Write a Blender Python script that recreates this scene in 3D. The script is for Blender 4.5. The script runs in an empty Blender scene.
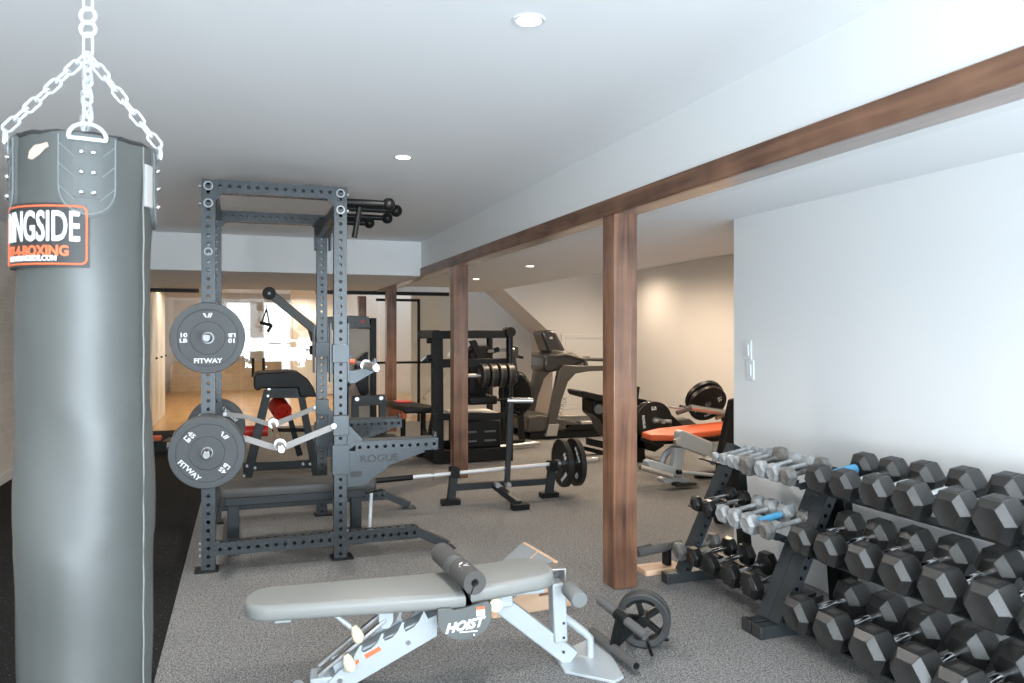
import bpy, bmesh, math, random
from mathutils import Vector, Matrix
random.seed(7)
C = bpy.context.scene.collection
SC = bpy.context.scene
PI = math.pi
# ------------------------------------------------------------------ camera
TH = math.atan(267/770.0)
cam_d = bpy.data.cameras.new('camera'); cam = bpy.data.objects.new('camera', cam_d); C.objects.link(cam)
cam.location = (0, 0, 1.38); cam.rotation_euler = (PI/2, 0, -TH)
cam_d.sensor_width = 36; cam_d.lens = 770/1024*36; cam_d.shift_y = -8.5/1024
cam_d.clip_start = 0.05
cam_d.dof.use_dof = True; cam_d.dof.focus_distance = 5.2; cam_d.dof.aperture_fstop = 5.6
SC.camera = cam
# ------------------------------------------------------------------ world, exposure
SC.view_settings.view_transform = 'Standard'; SC.view_settings.look = 'None'
SC.view_settings.gamma = 1; SC.view_settings.use_curve_mapping = False
SC.view_settings.exposure = 0.42
w = bpy.data.worlds.new('world'); SC.world = w; w.use_nodes = True
w.node_tree.nodes['Background'].inputs[0].default_value = (0.80, 0.90, 1.0, 1)
w.node_tree.nodes['Background'].inputs[1].default_value = 1.2
# ------------------------------------------------------------------ lights
def area(name, loc, rot, sx, sy, power, col, spread=PI):
    d = bpy.data.lights.new(name, 'AREA'); d.shape = 'RECTANGLE'; d.size = sx; d.size_y = sy
    d.energy = power; d.color = col; d.spread = spread
    o = bpy.data.objects.new(name, d); C.objects.link(o); o.location = loc; o.rotation_euler = rot
    return o
# daylight coming in by the wide window opening behind the camera
area('window_daylight', (0.4, -2.65, 1.35), (PI/2, 0, 0), 3.8, 1.9, 95, (0.80, 0.91, 1.0))
# added uplight low at the opening, aimed up to brighten the ceiling
area('window_ground_bounce', (0.4, -2.45, 0.75), (math.radians(128), 0, 0), 3.6, 1.2, 250, (0.80, 0.91, 1.0))
def ceiling_spot(x, y, z, power, col, size=0.11, spot=150):
    d = bpy.data.lights.new('downlight_lamp', 'SPOT'); d.energy = power; d.color = col
    d.spot_size = math.radians(spot); d.spot_blend = 0.8; d.shadow_soft_size = size/2
    o = bpy.data.objects.new('downlight_lamp', d); C.objects.link(o); o.location = (x, y, z-0.03)
    return o
COOL = (1.0, 0.93, 0.85); WARM = (1.0, 0.78, 0.55)
NEARL = [(0.874, 2.353), (0.865, 4.423), (0.87, 6.5), (-1.1, 4.4), (-1.1, 6.5), (0.87, 0.3), (-1.1, 0.3)]
# ------------------------------------------------------------------ materials
def nt(m):
    m.use_nodes = True; return m.node_tree.nodes, m.node_tree.links, m.node_tree.nodes['Principled BSDF']
def mat(name, col, rough=0.5, metal=0.0, var=0.0, scale=8, bump=0.0, bscale=200, coat=0.0, ior=None, spec=None, col2=None):
    m = bpy.data.materials.new(name); N, L, p = nt(m)
    p.inputs['Base Color'].default_value = (*col, 1); p.inputs['Roughness'].default_value = rough
    p.inputs['Metallic'].default_value = metal; p.inputs['Coat Weight'].default_value = coat
    p.inputs['Coat Roughness'].default_value = 0.12
    if ior: p.inputs['IOR'].default_value = ior
    if spec is not None: p.inputs['Specular IOR Level'].default_value = spec
    tc = N.new('ShaderNodeTexCoord')
    if var > 0 or col2:
        nz = N.new('ShaderNodeTexNoise'); nz.inputs['Scale'].default_value = scale; nz.inputs['Detail'].default_value = 4
        L.new(tc.outputs['Object'], nz.inputs['Vector'])
        r = N.new('ShaderNodeValToRGB'); r.color_ramp.elements[0].position = 0.35; r.color_ramp.elements[1].position = 0.68
        c2 = col2 or tuple(min(1, v*(1+var)) for v in col); c1 = col if col2 else tuple(v*(1-var) for v in col)
        r.color_ramp.elements[0].color = (*c1, 1); r.color_ramp.elements[1].color = (*c2, 1)
        L.new(nz.outputs['Fac'], r.inputs[0]); L.new(r.outputs[0], p.inputs['Base Color'])
    if bump > 0:
        nb = N.new('ShaderNodeTexNoise'); nb.inputs['Scale'].default_value = bscale; nb.inputs['Detail'].default_value = 3
        L.new(tc.outputs['Object'], nb.inputs['Vector'])
        b = N.new('ShaderNodeBump'); b.inputs['Strength'].default_value = bump; b.inputs['Distance'].default_value = 0.002
        L.new(nb.outputs['Fac'], b.inputs['Height']); L.new(b.outputs[0], p.inputs['Normal'])
    return m
def speckle(name, base, s1, s2, sc=260, lo=0.60, hi=0.68, rough=0.75):
    m = bpy.data.materials.new(name); N, L, p = nt(m)
    tc = N.new('ShaderNodeTexCoord')
    def rampn(scale, a, b, c1, c2, det=2):
        nz = N.new('ShaderNodeTexNoise'); nz.inputs['Scale'].default_value = scale; nz.inputs['Detail'].default_value = det
        L.new(tc.outputs['Object'], nz.inputs['Vector'])
        r = N.new('ShaderNodeValToRGB'); r.color_ramp.elements[0].position = a; r.color_ramp.elements[1].position = b
        r.color_ramp.elements[0].color = (*c1, 1); r.color_ramp.elements[1].color = (*c2, 1)
        L.new(nz.outputs['Fac'], r.inputs[0]); return r
    a = rampn(1.7, .3, .7, base, tuple(v*1.25 for v in base), 5)
    f1 = rampn(sc, lo, hi, (0, 0, 0), (1, 1, 1)); f2 = rampn(sc*0.55, lo, hi, (0, 0, 0), (1, 1, 1))
    m1 = N.new('ShaderNodeMix'); m1.data_type = 'RGBA'; m2 = N.new('ShaderNodeMix'); m2.data_type = 'RGBA'
    L.new(f1.outputs[0], m1.inputs[0]); L.new(a.outputs[0], m1.inputs[6]); m1.inputs[7].default_value = (*s1, 1)
    L.new(f2.outputs[0], m2.inputs[0]); L.new(m1.outputs[2], m2.inputs[6]); m2.inputs[7].default_value = (*s2, 1)
    L.new(m2.outputs[2], p.inputs['Base Color']); p.inputs['Roughness'].default_value = rough
    b = N.new('ShaderNodeBump'); b.inputs['Strength'].default_value = 0.35; b.inputs['Distance'].default_value = 0.002
    L.new(f1.outputs[0], b.inputs['Height']); L.new(b.outputs[0], p.inputs['Normal'])
    return m
def woodmat(name, c1, c2, axis='Z', coat=0.4, rough=0.4, sc=1.0):
    m = bpy.data.materials.new(name); N, L, p = nt(m)
    tc = N.new('ShaderNodeTexCoord'); mp = N.new('ShaderNodeMapping')
    s = {'X': (0.6, 9, 9), 'Y': (9, 0.6, 9), 'Z': (9, 9, 0.6)}[axis]
    mp.inputs['Scale'].default_value = tuple(v*sc for v in s)
    L.new(tc.outputs['Object'], mp.inputs[0])
    nz = N.new('ShaderNodeTexNoise'); nz.inputs['Scale'].default_value = 2.2; nz.inputs['Detail'].default_value = 7
    nz.inputs['Distortion'].default_value = 0.8
    L.new(mp.outputs[0], nz.inputs['Vector'])
    n2 = N.new('ShaderNodeTexNoise'); n2.inputs['Scale'].default_value = 3.5; n2.inputs['Detail'].default_value = 2
    L.new(tc.outputs['Object'], n2.inputs['Vector'])
    ad = N.new('ShaderNodeMath'); ad.operation = 'MULTIPLY_ADD'; ad.inputs[1].default_value = 0.45
    L.new(n2.outputs['Fac'], ad.inputs[0])
    sb = N.new('ShaderNodeMath'); sb.operation = 'MULTIPLY'; sb.inputs[1].default_value = 0.6
    L.new(nz.outputs['Fac'], sb.inputs[0]); L.new(sb.outputs[0], ad.inputs[2])
    r = N.new('ShaderNodeValToRGB'); r.color_ramp.elements[0].position = 0.38; r.color_ramp.elements[1].position = 0.64
    r.color_ramp.elements[0].color = (*c1, 1); r.color_ramp.elements[1].color = (*c2, 1)
    L.new(ad.outputs[0], r.inputs[0]); L.new(r.outputs[0], p.inputs['Base Color'])
    p.inputs['Roughness'].default_value = rough; p.inputs['Coat Weight'].default_value = coat
    p.inputs['Coat Roughness'].default_value = 0.16; p.inputs['Coat IOR'].default_value = 1.6
    return m
def emis(name, col, s):
    m = bpy.data.materials.new(name); N, L, p = nt(m)
    p.inputs['Base Color'].default_value = (*col, 1)
    p.inputs['Emission Color'].default_value = (*col, 1); p.inputs['Emission Strength'].default_value = s
    return m
M = {}
M['wall'] = mat('wall_paint', (0.80, 0.82, 0.83), 0.55, bump=0.08, bscale=120)
M['ceiling'] = mat('ceiling_paint', (0.86, 0.88, 0.90), 0.8)
M['cream'] = mat('cream_paint', (0.82, 0.79, 0.76), 0.6)
M['trimwhite'] = mat('trim_white', (0.82, 0.81, 0.78), 0.4)
M['rubber_floor'] = speckle('grey_rubber_floor', (0.135, 0.133, 0.13), (0.46, 0.47, 0.48), (0.045, 0.045, 0.045), 170, .56, .64)
M['black_floor'] = speckle('black_rubber_floor', (0.009, 0.009, 0.009), (0.22, 0.22, 0.23), (0.05, 0.05, 0.05), 120, .68, .72, rough=0.9)
M['black_floor'].node_tree.nodes['Principled BSDF'].inputs['Specular IOR Level'].default_value = 0.15
M['oakfloor'] = woodmat('oak_floor', (0.42, 0.25, 0.11), (0.60, 0.38, 0.18), 'Y', 0.3, 0.35)
M['walnut'] = woodmat('stained_post', (0.060, 0.022, 0.010), (0.26, 0.125, 0.070), 'Z', 0.5, 0.42)
M['walnut_y'] = woodmat('stained_beam', (0.070, 0.028, 0.014), (0.25, 0.125, 0.072), 'Y', 0.12, 0.5)
M['walnut_gloss'] = woodmat('varnished_beam_underside', (0.070, 0.028, 0.014), (0.25, 0.125, 0.072), 'Y', 1.0, 0.3)
M['walnut_gloss'].node_tree.nodes['Principled BSDF'].inputs['Coat IOR'].default_value = 1.75
M['walnut_gloss'].node_tree.nodes['Principled BSDF'].inputs['Coat Roughness'].default_value = 0.22
M['brick'] = bpy.data.materials.new('whitewashed_brick')
def _brick(m, c1, c2, mort, sc):
    N, L, p = nt(m); tc = N.new('ShaderNodeTexCoord'); mp = N.new('ShaderNodeMapping'); b = N.new('ShaderNodeTexBrick')
    sep = N.new('ShaderNodeSeparateXYZ'); cb = N.new('ShaderNodeCombineXYZ'); ad = N.new('ShaderNodeMath')
    L.new(tc.outputs['Object'], sep.inputs[0]); L.new(sep.outputs[0], ad.inputs[0]); L.new(sep.outputs[1], ad.inputs[1])
    L.new(ad.outputs[0], cb.inputs[0]); L.new(sep.outputs[2], cb.inputs[1]); L.new(cb.outputs[0], b.inputs['Vector'])
    b.inputs['Scale'].default_value = sc; b.inputs['Color1'].default_value = (*c1, 1); b.inputs['Color2'].default_value = (*c2, 1)
    b.inputs['Mortar'].default_value = (*mort, 1); b.inputs['Mortar Size'].default_value = 0.012; b.inputs['Mortar Smooth'].default_value = 0.4
    nz = N.new('ShaderNodeTexNoise'); nz.inputs['Scale'].default_value = 9; nz.inputs['Detail'].default_value = 6
    L.new(tc.outputs['Object'], nz.inputs['Vector'])
    mx = N.new('ShaderNodeMix'); mx.data_type = 'RGBA'; L.new(nz.outputs['Fac'], mx.inputs[0]); L.new(b.outputs['Color'], mx.inputs[6])
    mx.inputs[7].default_value = (*mort, 1); L.new(mx.outputs[2], p.inputs['Base Color']); p.inputs['Roughness'].default_value = .85
    bp = N.new('ShaderNodeBump'); bp.inputs['Strength'].default_value = .5; bp.inputs['Distance'].default_value = .01
    L.new(mx.outputs[2], bp.inputs['Height']); L.new(bp.outputs[0], p.inputs['Normal'])
_brick(M['brick'], (0.60, 0.54, 0.47), (0.72, 0.68, 0.62), (0.78, 0.75, 0.70), 2.2)
M['warmbrick'] = bpy.data.materials.new('tan_brick'); _brick(M['warmbrick'], (0.55, 0.38, 0.22), (0.68, 0.52, 0.34), (0.78, 0.66, 0.48), 2.0)
M['steel'] = mat('grey_powdercoat', (0.054, 0.062, 0.067), 0.34, 0.5, bump=0.05, bscale=400)
M['blacksteel'] = mat('black_powdercoat', (0.006, 0.007, 0.007), 0.42, 0.0, spec=0.25, bump=0.05, bscale=400)
M['darksteel'] = mat('dark_teal_steel', (0.018, 0.023, 0.026), 0.42, 0.2)
M['frame_al'] = mat('charcoal_metal', (0.06, 0.058, 0.055), 0.35, 0.5)
M['rail_al'] = mat('treadmill_silver', (0.38, 0.37, 0.35), 0.38, 0.5)
M['tm_grey'] = mat('treadmill_grey', (0.075, 0.070, 0.062), 0.4, 0.35)
M['rubber'] = mat('black_rubber', (0.030, 0.031, 0.032), 0.55, bump=0.1, bscale=300, var=0.25, scale=14)
M['hexrub'] = mat('hex_rubber', (0.022, 0.022, 0.0215), 0.36, var=0.4, scale=11, bump=0.15, bscale=90, spec=0.8)
M['bumper'] = mat('bumper_plate_rubber', (0.056, 0.063, 0.067), 0.5, bump=0.1, bscale=300, spec=0.6)
M['blkplate'] = mat('black_plate', (0.010, 0.010, 0.010), 0.4)
M['chrome'] = mat('chrome', (0.75, 0.76, 0.78), 0.14, 1.0)
M['satin'] = mat('satin_steel', (0.62, 0.63, 0.64), 0.32, 1.0)
M['whitebar'] = mat('bright_zinc_bar', (0.72, 0.73, 0.74), 0.35, 0.25)
M['pegsteel'] = mat('dull_peg_steel', (0.22, 0.23, 0.23), 0.38, 0.9)
M['boltgrey'] = mat('zinc_bolt', (0.30, 0.31, 0.32), 0.45, 0.7)
M['castgrey'] = mat('silver_cast_iron', (0.40, 0.42, 0.43), 0.40, 0.35, var=0.3, scale=25)
M['castdark'] = mat('tarnished_cast_iron', (0.17, 0.165, 0.155), 0.45, 0.35, var=0.5, scale=22)
M['castblack'] = mat('cast_black', (0.012, 0.012, 0.012), 0.28, 0.1)
M['chain'] = mat('galvanised_chain', (0.80, 0.84, 0.87), 0.38, 0.55)
M['vinylbag'] = mat('bag_vinyl', (0.060, 0.066, 0.064), 0.47, var=0.12, scale=3, bump=0.25, bscale=14, spec=0.75)
M['patchvinyl'] = mat('bag_patch', (0.080, 0.088, 0.086), 0.45)
M['seam'] = mat('bag_seam', (0.20, 0.22, 0.22), 0.5)
M['tape'] = mat('tan_scuff', (0.55, 0.43, 0.34), 0.7)
M['blacklabel'] = mat('black_label', (0.022, 0.023, 0.024), 0.5)
M['white'] = mat('white_print', (0.85, 0.86, 0.86), 0.5)
M['orangeprint'] = mat('orange_print', (0.80, 0.16, 0.06), 0.5)
M['upgrey'] = mat('grey_upholstery', (0.24, 0.245, 0.235), 0.42, bump=0.25, bscale=260)
M['upblack'] = mat('black_upholstery', (0.008, 0.008, 0.008), 0.45, spec=0.25, bump=0.3, bscale=160)
M['updark'] = mat('dark_upholstery', (0.055, 0.052, 0.048), 0.5, bump=0.2, bscale=160)
M['silverpaint'] = mat('silver_paint', (0.44, 0.485, 0.51), 0.36, 0.15)
M['guard'] = mat('guard_plastic', (0.11, 0.12, 0.118), 0.45)
M['foam'] = mat('foam', (0.085, 0.082, 0.080), 0.85, bump=0.4, bscale=500)
M['foamgrey'] = mat('foam_grey', (0.17, 0.18, 0.18), 0.85, bump=0.4, bscale=500)
M['ivory'] = mat('ivory_knob', (0.72, 0.63, 0.45), 0.45)
M['ply'] = woodmat('plywood', (0.55, 0.34, 0.21), (0.72, 0.50, 0.34), 'X', 0.1, 0.5)
M['grip'] = mat('grip_tape', (0.26, 0.28, 0.29), 0.85, bump=0.5, bscale=600)
M['orange'] = mat('orange_vinyl', (0.72, 0.12, 0.03), 0.45)
M['red'] = mat('red_plastic', (0.60, 0.03, 0.015), 0.4)
M['blue'] = mat('blue_tape', (0.09, 0.38, 0.66), 0.55)
M['strap'] = mat('woven_strap', (0.42, 0.41, 0.40), 0.85, bump=0.6, bscale=350)
M['copper'] = mat('copper_knurl', (0.55, 0.36, 0.24), 0.35, 1.0)
M['plastic_w'] = mat('white_plastic', (0.74, 0.78, 0.80), 0.4)
M['screen'] = mat('console_plastic', (0.02, 0.02, 0.02), 0.3, coat=0.4)
M['panelgrey'] = mat('panel_grey', (0.10, 0.11, 0.11), 0.4)
M['beige'] = mat('shroud_beige', (0.62, 0.52, 0.42), 0.5)
M['light_n'] = emis('downlight_glow', (1.0, 0.93, 0.84), 14)
M['light_w'] = emis('warm_downlight_glow', (1.0, 0.82, 0.60), 14)
M['daywin'] = emis('daylight_pane', (0.82, 0.90, 1.0), 1.2)
M['glass'] = bpy.data.materials.new('clear_glass')
_N, _L, _p = nt(M['glass']); _o = _N['Material Output']
_t = _N.new('ShaderNodeBsdfTransparent'); _t.inputs[0].default_value = (0.95, 0.96, 0.94, 1)
_g = _N.new('ShaderNodeBsdfGlossy'); _g.inputs['Roughness'].default_value = 0.0
_f = _N.new('ShaderNodeFresnel'); _f.inputs[0].default_value = 1.6; _x = _N.new('ShaderNodeMixShader')
_m2 = _N.new('ShaderNodeMath'); _m2.operation = 'MULTIPLY'; _m2.inputs[1].default_value = 0.5
_L.new(_f.outputs[0], _m2.inputs[0]); _L.new(_m2.outputs[0], _x.inputs[0])
_L.new(_t.outputs[0], _x.inputs[1]); _L.new(_g.outputs[0], _x.inputs[2]); _L.new(_x.outputs[0], _o.inputs[0])
# ------------------------------------------------------------------ helpers
def V(*a): return Vector(a)
def at(px, py, Y=None, z=None):
    """a point of the place: the view direction met with a plane of constant Y (or height z)"""
    s, c = math.sin(TH), math.cos(TH)
    a = (px-512)/770.0; b = (333-py)/770.0
    d = Vector((c*a+s, c-s*a, b))
    t = Y/d.y if Y is not None else (z-1.38)/d.z
    return Vector((0, 0, 1.38)) + d*t
KEEP = {'lettering', 'phone_lettering', 'stitching', 'wheel_spokes', 'wheel_rim', 'logo', 'fan_cage', 'floor', 'stile', 'trim', 'label_border', 'chain', 'foam', 'j_cup', 'spotter_arm', 'display', 'scuff', 'upright', 'sleeve', 'pulley_bracket'}
SING = {'bolts': 'bolt', 'rivets': 'rivet', 'ball_grips': 'ball_grip', 'pull_up_arms': 'pull_up_arm', 'holes': 'hole', 'pins': 'pin'}
def islands(bm):
    seen = set(); comps = []
    for f in bm.faces:
        if f in seen: continue
        st = [f]; seen.add(f); c = []
        while st:
            g = st.pop(); c.append(g)
            for v in g.verts:
                for h in v.link_faces:
                    if h not in seen: seen.add(h); st.append(h)
        xs = [v.co for g in c for v in g.verts]
        comps.append([c, [min(p[i] for p in xs)-.002 for i in range(3)], [max(p[i] for p in xs)+.002 for i in range(3)]])
    ch = True
    while ch:
        ch = False
        for i in range(len(comps)):
            for j in range(i+1, len(comps)):
                a, b_ = comps[i], comps[j]
                if all(a[1][k] <= b_[2][k] and b_[1][k] <= a[2][k] for k in range(3)):
                    comps[i] = [a[0]+b_[0], [min(a[1][k], b_[1][k]) for k in range(3)], [max(a[2][k], b_[2][k]) for k in range(3)]]
                    del comps[j]; ch = True; break
            if ch: break
    return [c[0] for c in comps]
class MB:
    def __init__(self, off=(0, 0, 0)):
        self.bm = bmesh.new(); self.off = Vector(off)
    def _xf(self, vs, mtx):
        for v in vs: v.co = mtx @ v.co
    def box(self, c, s, rot=None):
        r = bmesh.ops.create_cube(self.bm, size=1.0)
        m = Matrix.Translation(Vector(c)) @ (rot.to_4x4() if rot else Matrix.Identity(4)) @ Matrix.Diagonal((*s, 1))
        self._xf(r['verts'], m); return self
    def box2(self, a, b):
        a, b = Vector(a), Vector(b); return self.box((a+b)/2, tuple(abs(v) for v in (b-a)))
    def frame(self, p0, p1, up=(0, 0, 1)):
        p0, p1 = Vector(p0), Vector(p1); z = (p1-p0).normalized(); u = Vector(up)
        if abs(z.dot(u)) > 0.98: u = Vector((0, 1, 0))
        x = u.cross(z).normalized(); y = z.cross(x)
        return Matrix((x, y, z)).transposed(), (p1-p0).length
    def bar(self, p0, p1, w, h, up=(0, 0, 1)):
        """rectangular bar; h is measured along 'up', w across"""
        R, l = self.frame(p0, p1, up); self.box((Vector(p0)+Vector(p1))/2, (w, h, l), R); return self
    def tube(self, p0, p1, r, r2=None, seg=16, caps=True):
        R, l = self.frame(p0, p1)
        q = bmesh.ops.create_cone(self.bm, cap_ends=caps, segments=seg, radius1=r, radius2=r if r2 is None else r2, depth=l)
        self._xf(q['verts'], Matrix.Translation((Vector(p0)+Vector(p1))/2) @ R.to_4x4()); return self
    def sphere(self, c, r, s=(1, 1, 1), seg=16):
        q = bmesh.ops.create_uvsphere(self.bm, u_segments=seg, v_segments=max(6, seg//2), radius=r)
        self._xf(q['verts'], Matrix.Translation(Vector(c)) @ Matrix.Diagonal((*s, 1))); return self
    def lathe(self, prof, c=(0, 0, 0), axis=(0, 0, 1), seg=32, up=(0, 0, 1)):
        """prof: list of (radius, height along axis)"""
        R, _ = self.frame((0, 0, 0), axis, up); m = Matrix.Translation(Vector(c)) @ R.to_4x4(); rings = []
        for r, h in prof:
            if r < 1e-6: rings.append([self.bm.verts.new(m @ Vector((0, 0, h)))])
            else: rings.append([self.bm.verts.new(m @ Vector((r*math.cos(2*PI*i/seg), r*math.sin(2*PI*i/seg), h))) for i in range(seg)])
        for a, b in zip(rings, rings[1:]):
            for i in range(seg):
                j = (i+1) % seg
                if len(a) == 1 and len(b) == 1: continue
                if len(a) == 1: self.bm.faces.new((a[0], b[i], b[j]))
                elif len(b) == 1: self.bm.faces.new((a[i], b[0], a[j]))
                else: self.bm.faces.new((a[i], b[i], b[j], a[j]))
        return self
    def sweep(self, pts, r, seg=10, closed=False):
        pts = [Vector(p) for p in pts]; n = len(pts); rings = []
        ref = None
        for i, p in enumerate(pts):
            if closed: d = (pts[(i+1) % n]-pts[i-1]).normalized()
            else: d = (pts[min(i+1, n-1)]-pts[max(i-1, 0)]).normalized()
            if ref is None: ref = Vector((0, 0, 1)) if abs(d.z) < 0.9 else Vector((0, 1, 0))
            x = ref.cross(d)
            if x.length < 1e-4: x = Vector((1, 0, 0)).cross(d)
            x.normalize(); y = d.cross(x); ref = y
            rr = r[i] if isinstance(r, (list, tuple)) else r
            rings.append([self.bm.verts.new(p+x*rr*math.cos(2*PI*k/seg)+y*rr*math.sin(2*PI*k/seg)) for k in range(seg)])
        for i in range(n if closed else n-1):
            a, b = rings[i], rings[(i+1) % n]
            for k in range(seg): self.bm.faces.new((a[k], a[(k+1) % seg], b[(k+1) % seg], b[k]))
        if not closed:
            self.bm.faces.new(list(reversed(rings[0]))); self.bm.faces.new(rings[-1])
        return self
    def prism(self, poly, thick, fn):
        """poly: 2-D outline; fn(u, v, w) maps to space, w = 0..thick"""
        a = [self.bm.verts.new(fn(u, v, 0)) for u, v in poly]; b = [self.bm.verts.new(fn(u, v, thick)) for u, v in poly]
        n = len(poly)
        self.bm.faces.new(a); self.bm.faces.new(list(reversed(b)))
        for i in range(n): self.bm.faces.new((a[i], b[i], b[(i+1) % n], a[(i+1) % n]))
        bmesh.ops.recalc_face_normals(self.bm, faces=self.bm.faces); return self
    def perf(self, p0, p1, w, h, pitch=0.05, r=0.011, up=(0, 0, 1), seg=10, sides=(0, 1, 2, 3), start=0.0):
        """square tube whose walls really have round holes"""
        R, l = self.frame(p0, p1, up); p0 = Vector(p0); n = max(1, int(round(l/pitch))); pt = l/n; bm = self.bm
        for sd in range(4):
            ww = w if sd in (0, 2) else h; off = (h if sd in (0, 2) else w)/2
            nx = [Vector((0, 1, 0)), Vector((1, 0, 0)), Vector((0, -1, 0)), Vector((-1, 0, 0))][sd]; tx = Vector((nx.y, -nx.x, 0))
            def P(u, t): return bm.verts.new(p0 + R @ (nx*off + tx*u + Vector((0, 0, t))))
            if sd not in sides:
                bm.faces.new((P(-ww/2, 0), P(ww/2, 0), P(ww/2, l), P(-ww/2, l))); continue
            for k in range(n):
                cc = (k+0.5)*pt; A = []; B = []
                angs = sorted(set([round(2*PI*i/seg, 5) for i in range(seg)] + [round(math.atan2(sy*pt/2, sx*ww/2) % (2*PI), 5) for sx in (-1, 1) for sy in (-1, 1)]))
                for an in angs:
                    ca, sa = math.cos(an), math.sin(an)
                    q = min((ww/2)/abs(ca) if abs(ca) > 1e-6 else 9, (pt/2)/abs(sa) if abs(sa) > 1e-6 else 9)
                    A.append(P(ca*r, cc+sa*r)); B.append(P(ca*q, cc+sa*q))
                m = len(A)
                for i in range(m):
                    j = (i+1) % m; bm.faces.new((A[i], B[i], B[j], A[j]))
        for t in (0, l):
            bm.faces.new([bm.verts.new(p0 + R @ Vector((x*w/2, y*h/2, t))) for x, y in ((-1, -1), (1, -1), (1, 1), (-1, 1))])
        bmesh.ops.remove_doubles(bm, verts=bm.verts, dist=0.0002); bmesh.ops.recalc_face_normals(bm, faces=bm.faces)
        return self
    def build(self, name, m, parent=None, bevel=0.0, label=None, angle=38, bseg=2, kind=None, solid=0):
        if name not in KEEP:
            grp = islands(self.bm)
            if len(grp) > 1:
                outs = []
                for g in grp:
                    m2 = MB(self.off); mp_ = {}
                    for f in g:
                        for v in f.verts:
                            if v not in mp_: mp_[v] = m2.bm.verts.new(v.co)
                    for f in g: m2.bm.faces.new([mp_[v] for v in f.verts])
                    KEEP.add(name+'#'); outs.append(m2._build(SING.get(name, name), m, parent, bevel, label, angle, bseg, kind))
                self.bm.free(); return outs[0]
        return self._build(name, m, parent, bevel, label, angle, bseg, kind)
    def _build(self, name, m, parent=None, bevel=0.0, label=None, angle=38, bseg=2, kind=None):
        me = bpy.data.meshes.new(name)
        for v in self.bm.verts: v.co -= self.off
        self.bm.to_mesh(me); self.bm.free()
        me.materials.append(M[m] if isinstance(m, str) else m)
        for p in me.polygons: p.use_smooth = True
        me.set_sharp_from_angle(angle=math.radians(angle))
        o = bpy.data.objects.new(name, me); C.objects.link(o)
        if parent: o.parent = parent
        if bevel > 0:
            b = o.modifiers.new('bevel', 'BEVEL'); b.width = bevel; b.segments = bseg; b.limit_method = 'ANGLE'; b.angle_limit = math.radians(40)
        if label: o['label'] = label
        if kind: o['kind'] = kind
        return o
def tag(o, label, cat, group=None):
    o['label'] = label; o['category'] = cat
    if group: o['group'] = group
    return o
def thing(name, label, cat, loc=(0, 0, 0), rz=0, group=None):
    o = bpy.data.objects.new(name, None); C.objects.link(o); o.location = loc; o.rotation_euler = (0, 0, rz)
    o.empty_display_size = 0.1
    return tag(o, label, cat, group)
def struct(name, mb, m, bevel=0.0):
    o = mb.build(name, m, None, bevel); o['kind'] = 'structure'; return o
def dup(root, loc, rot=None, scale=None, label=None, group=None):
    r = root.copy(); C.objects.link(r); r.location = loc
    if rot is not None: r.rotation_euler = rot
    if scale is not None: r.scale = scale
    if label: r['label'] = label
    if group: r['group'] = group
    for ch in list(root.children):
        cc = ch.copy(); C.objects.link(cc); cc.parent = r
        for g in list(ch.children):
            d = g.copy(); C.objects.link(d); d.parent = cc
    return r
def text_bm(mb, txt, size, fn, extrude=0.0015, bold=0.0, align='CENTER', sx=1.0, shear=0.0):
    """lettering as real geometry; fn(u, v, w) maps to space"""
    cu = bpy.data.curves.new('txt', 'FONT'); cu.body = txt; cu.size = size; cu.extrude = extrude; cu.offset = bold
    cu.align_x = align; cu.align_y = 'CENTER'; cu.shear = shear; cu.resolution_u = 3
    o = bpy.data.objects.new('txt', cu); C.objects.link(o)
    dg = bpy.context.evaluated_depsgraph_get(); me = bpy.data.meshes.new_from_object(o.evaluated_get(dg))
    n0 = len(mb.bm.verts); mb.bm.from_mesh(me); mb.bm.verts.ensure_lookup_table()
    for v in mb.bm.verts[n0:]: v.co = fn(v.co.x*sx, v.co.y, v.co.z)
    bpy.data.objects.remove(o); bpy.data.curves.remove(cu); bpy.data.meshes.remove(me)
    return mb
def padshape(mb, outline, thick, fn, rnd=0.012, steps=3):
    """upholstered pad: outline in u,v, rounded rims"""
    n = len(outline); cx = sum(p[0] for p in outline)/n; cy = sum(p[1] for p in outline)/n; rings = []
    prof = [(rnd*(1-math.sin(PI/2*k/steps)), rnd*(1-math.cos(PI/2*k/steps))) for k in range(steps+1)]
    lay = [(ins, w) for w, ins in [(p[0], p[1]) for p in prof][::-1]]
    seq = []
    for k in range(steps+1):
        a = PI/2*k/steps; seq.append((rnd*(1-math.sin(a)), rnd*(1-math.cos(a))))
    for k in range(steps+1):
        a = PI/2*k/steps; seq.append((rnd*(1-math.cos(a)), thick-rnd*(1-math.sin(a))))
    for ins, w in seq:
        ring = []
        for i, (u, v) in enumerate(outline):
            pu, pv = outline[i-1]; nu, nv = outline[(i+1) % n]
            tx, ty = nu-pu, nv-pv; L = math.hypot(tx, ty) or 1
            ring.append(mb.bm.verts.new(fn(u-ins*ty/L, v+ins*tx/L, w)))
        rings.append(ring)
    for a, b in zip(rings, rings[1:]):
        for i in range(n): mb.bm.faces.new((a[i], a[(i+1) % n], b[(i+1) % n], b[i]))
    mb.bm.faces.new(list(reversed(rings[0]))); mb.bm.faces.new(rings[-1])
    bmesh.ops.recalc_face_normals(mb.bm, faces=mb.bm.faces)
    return mb
def roundrect(x0, x1, y0, y1, r, k=5):
    out = []
    for cx, cy, a0 in ((x1-r, y0+r, -PI/2), (x1-r, y1-r, 0), (x0+r, y1-r, PI/2), (x0+r, y0+r, PI)):
        for i in range(k+1):
            a = a0+PI/2*i/k; out.append((cx+r*math.cos(a), cy+r*math.sin(a)))
    return out
XYZ = lambda u, v, w: Vector((u, v, w))
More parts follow.
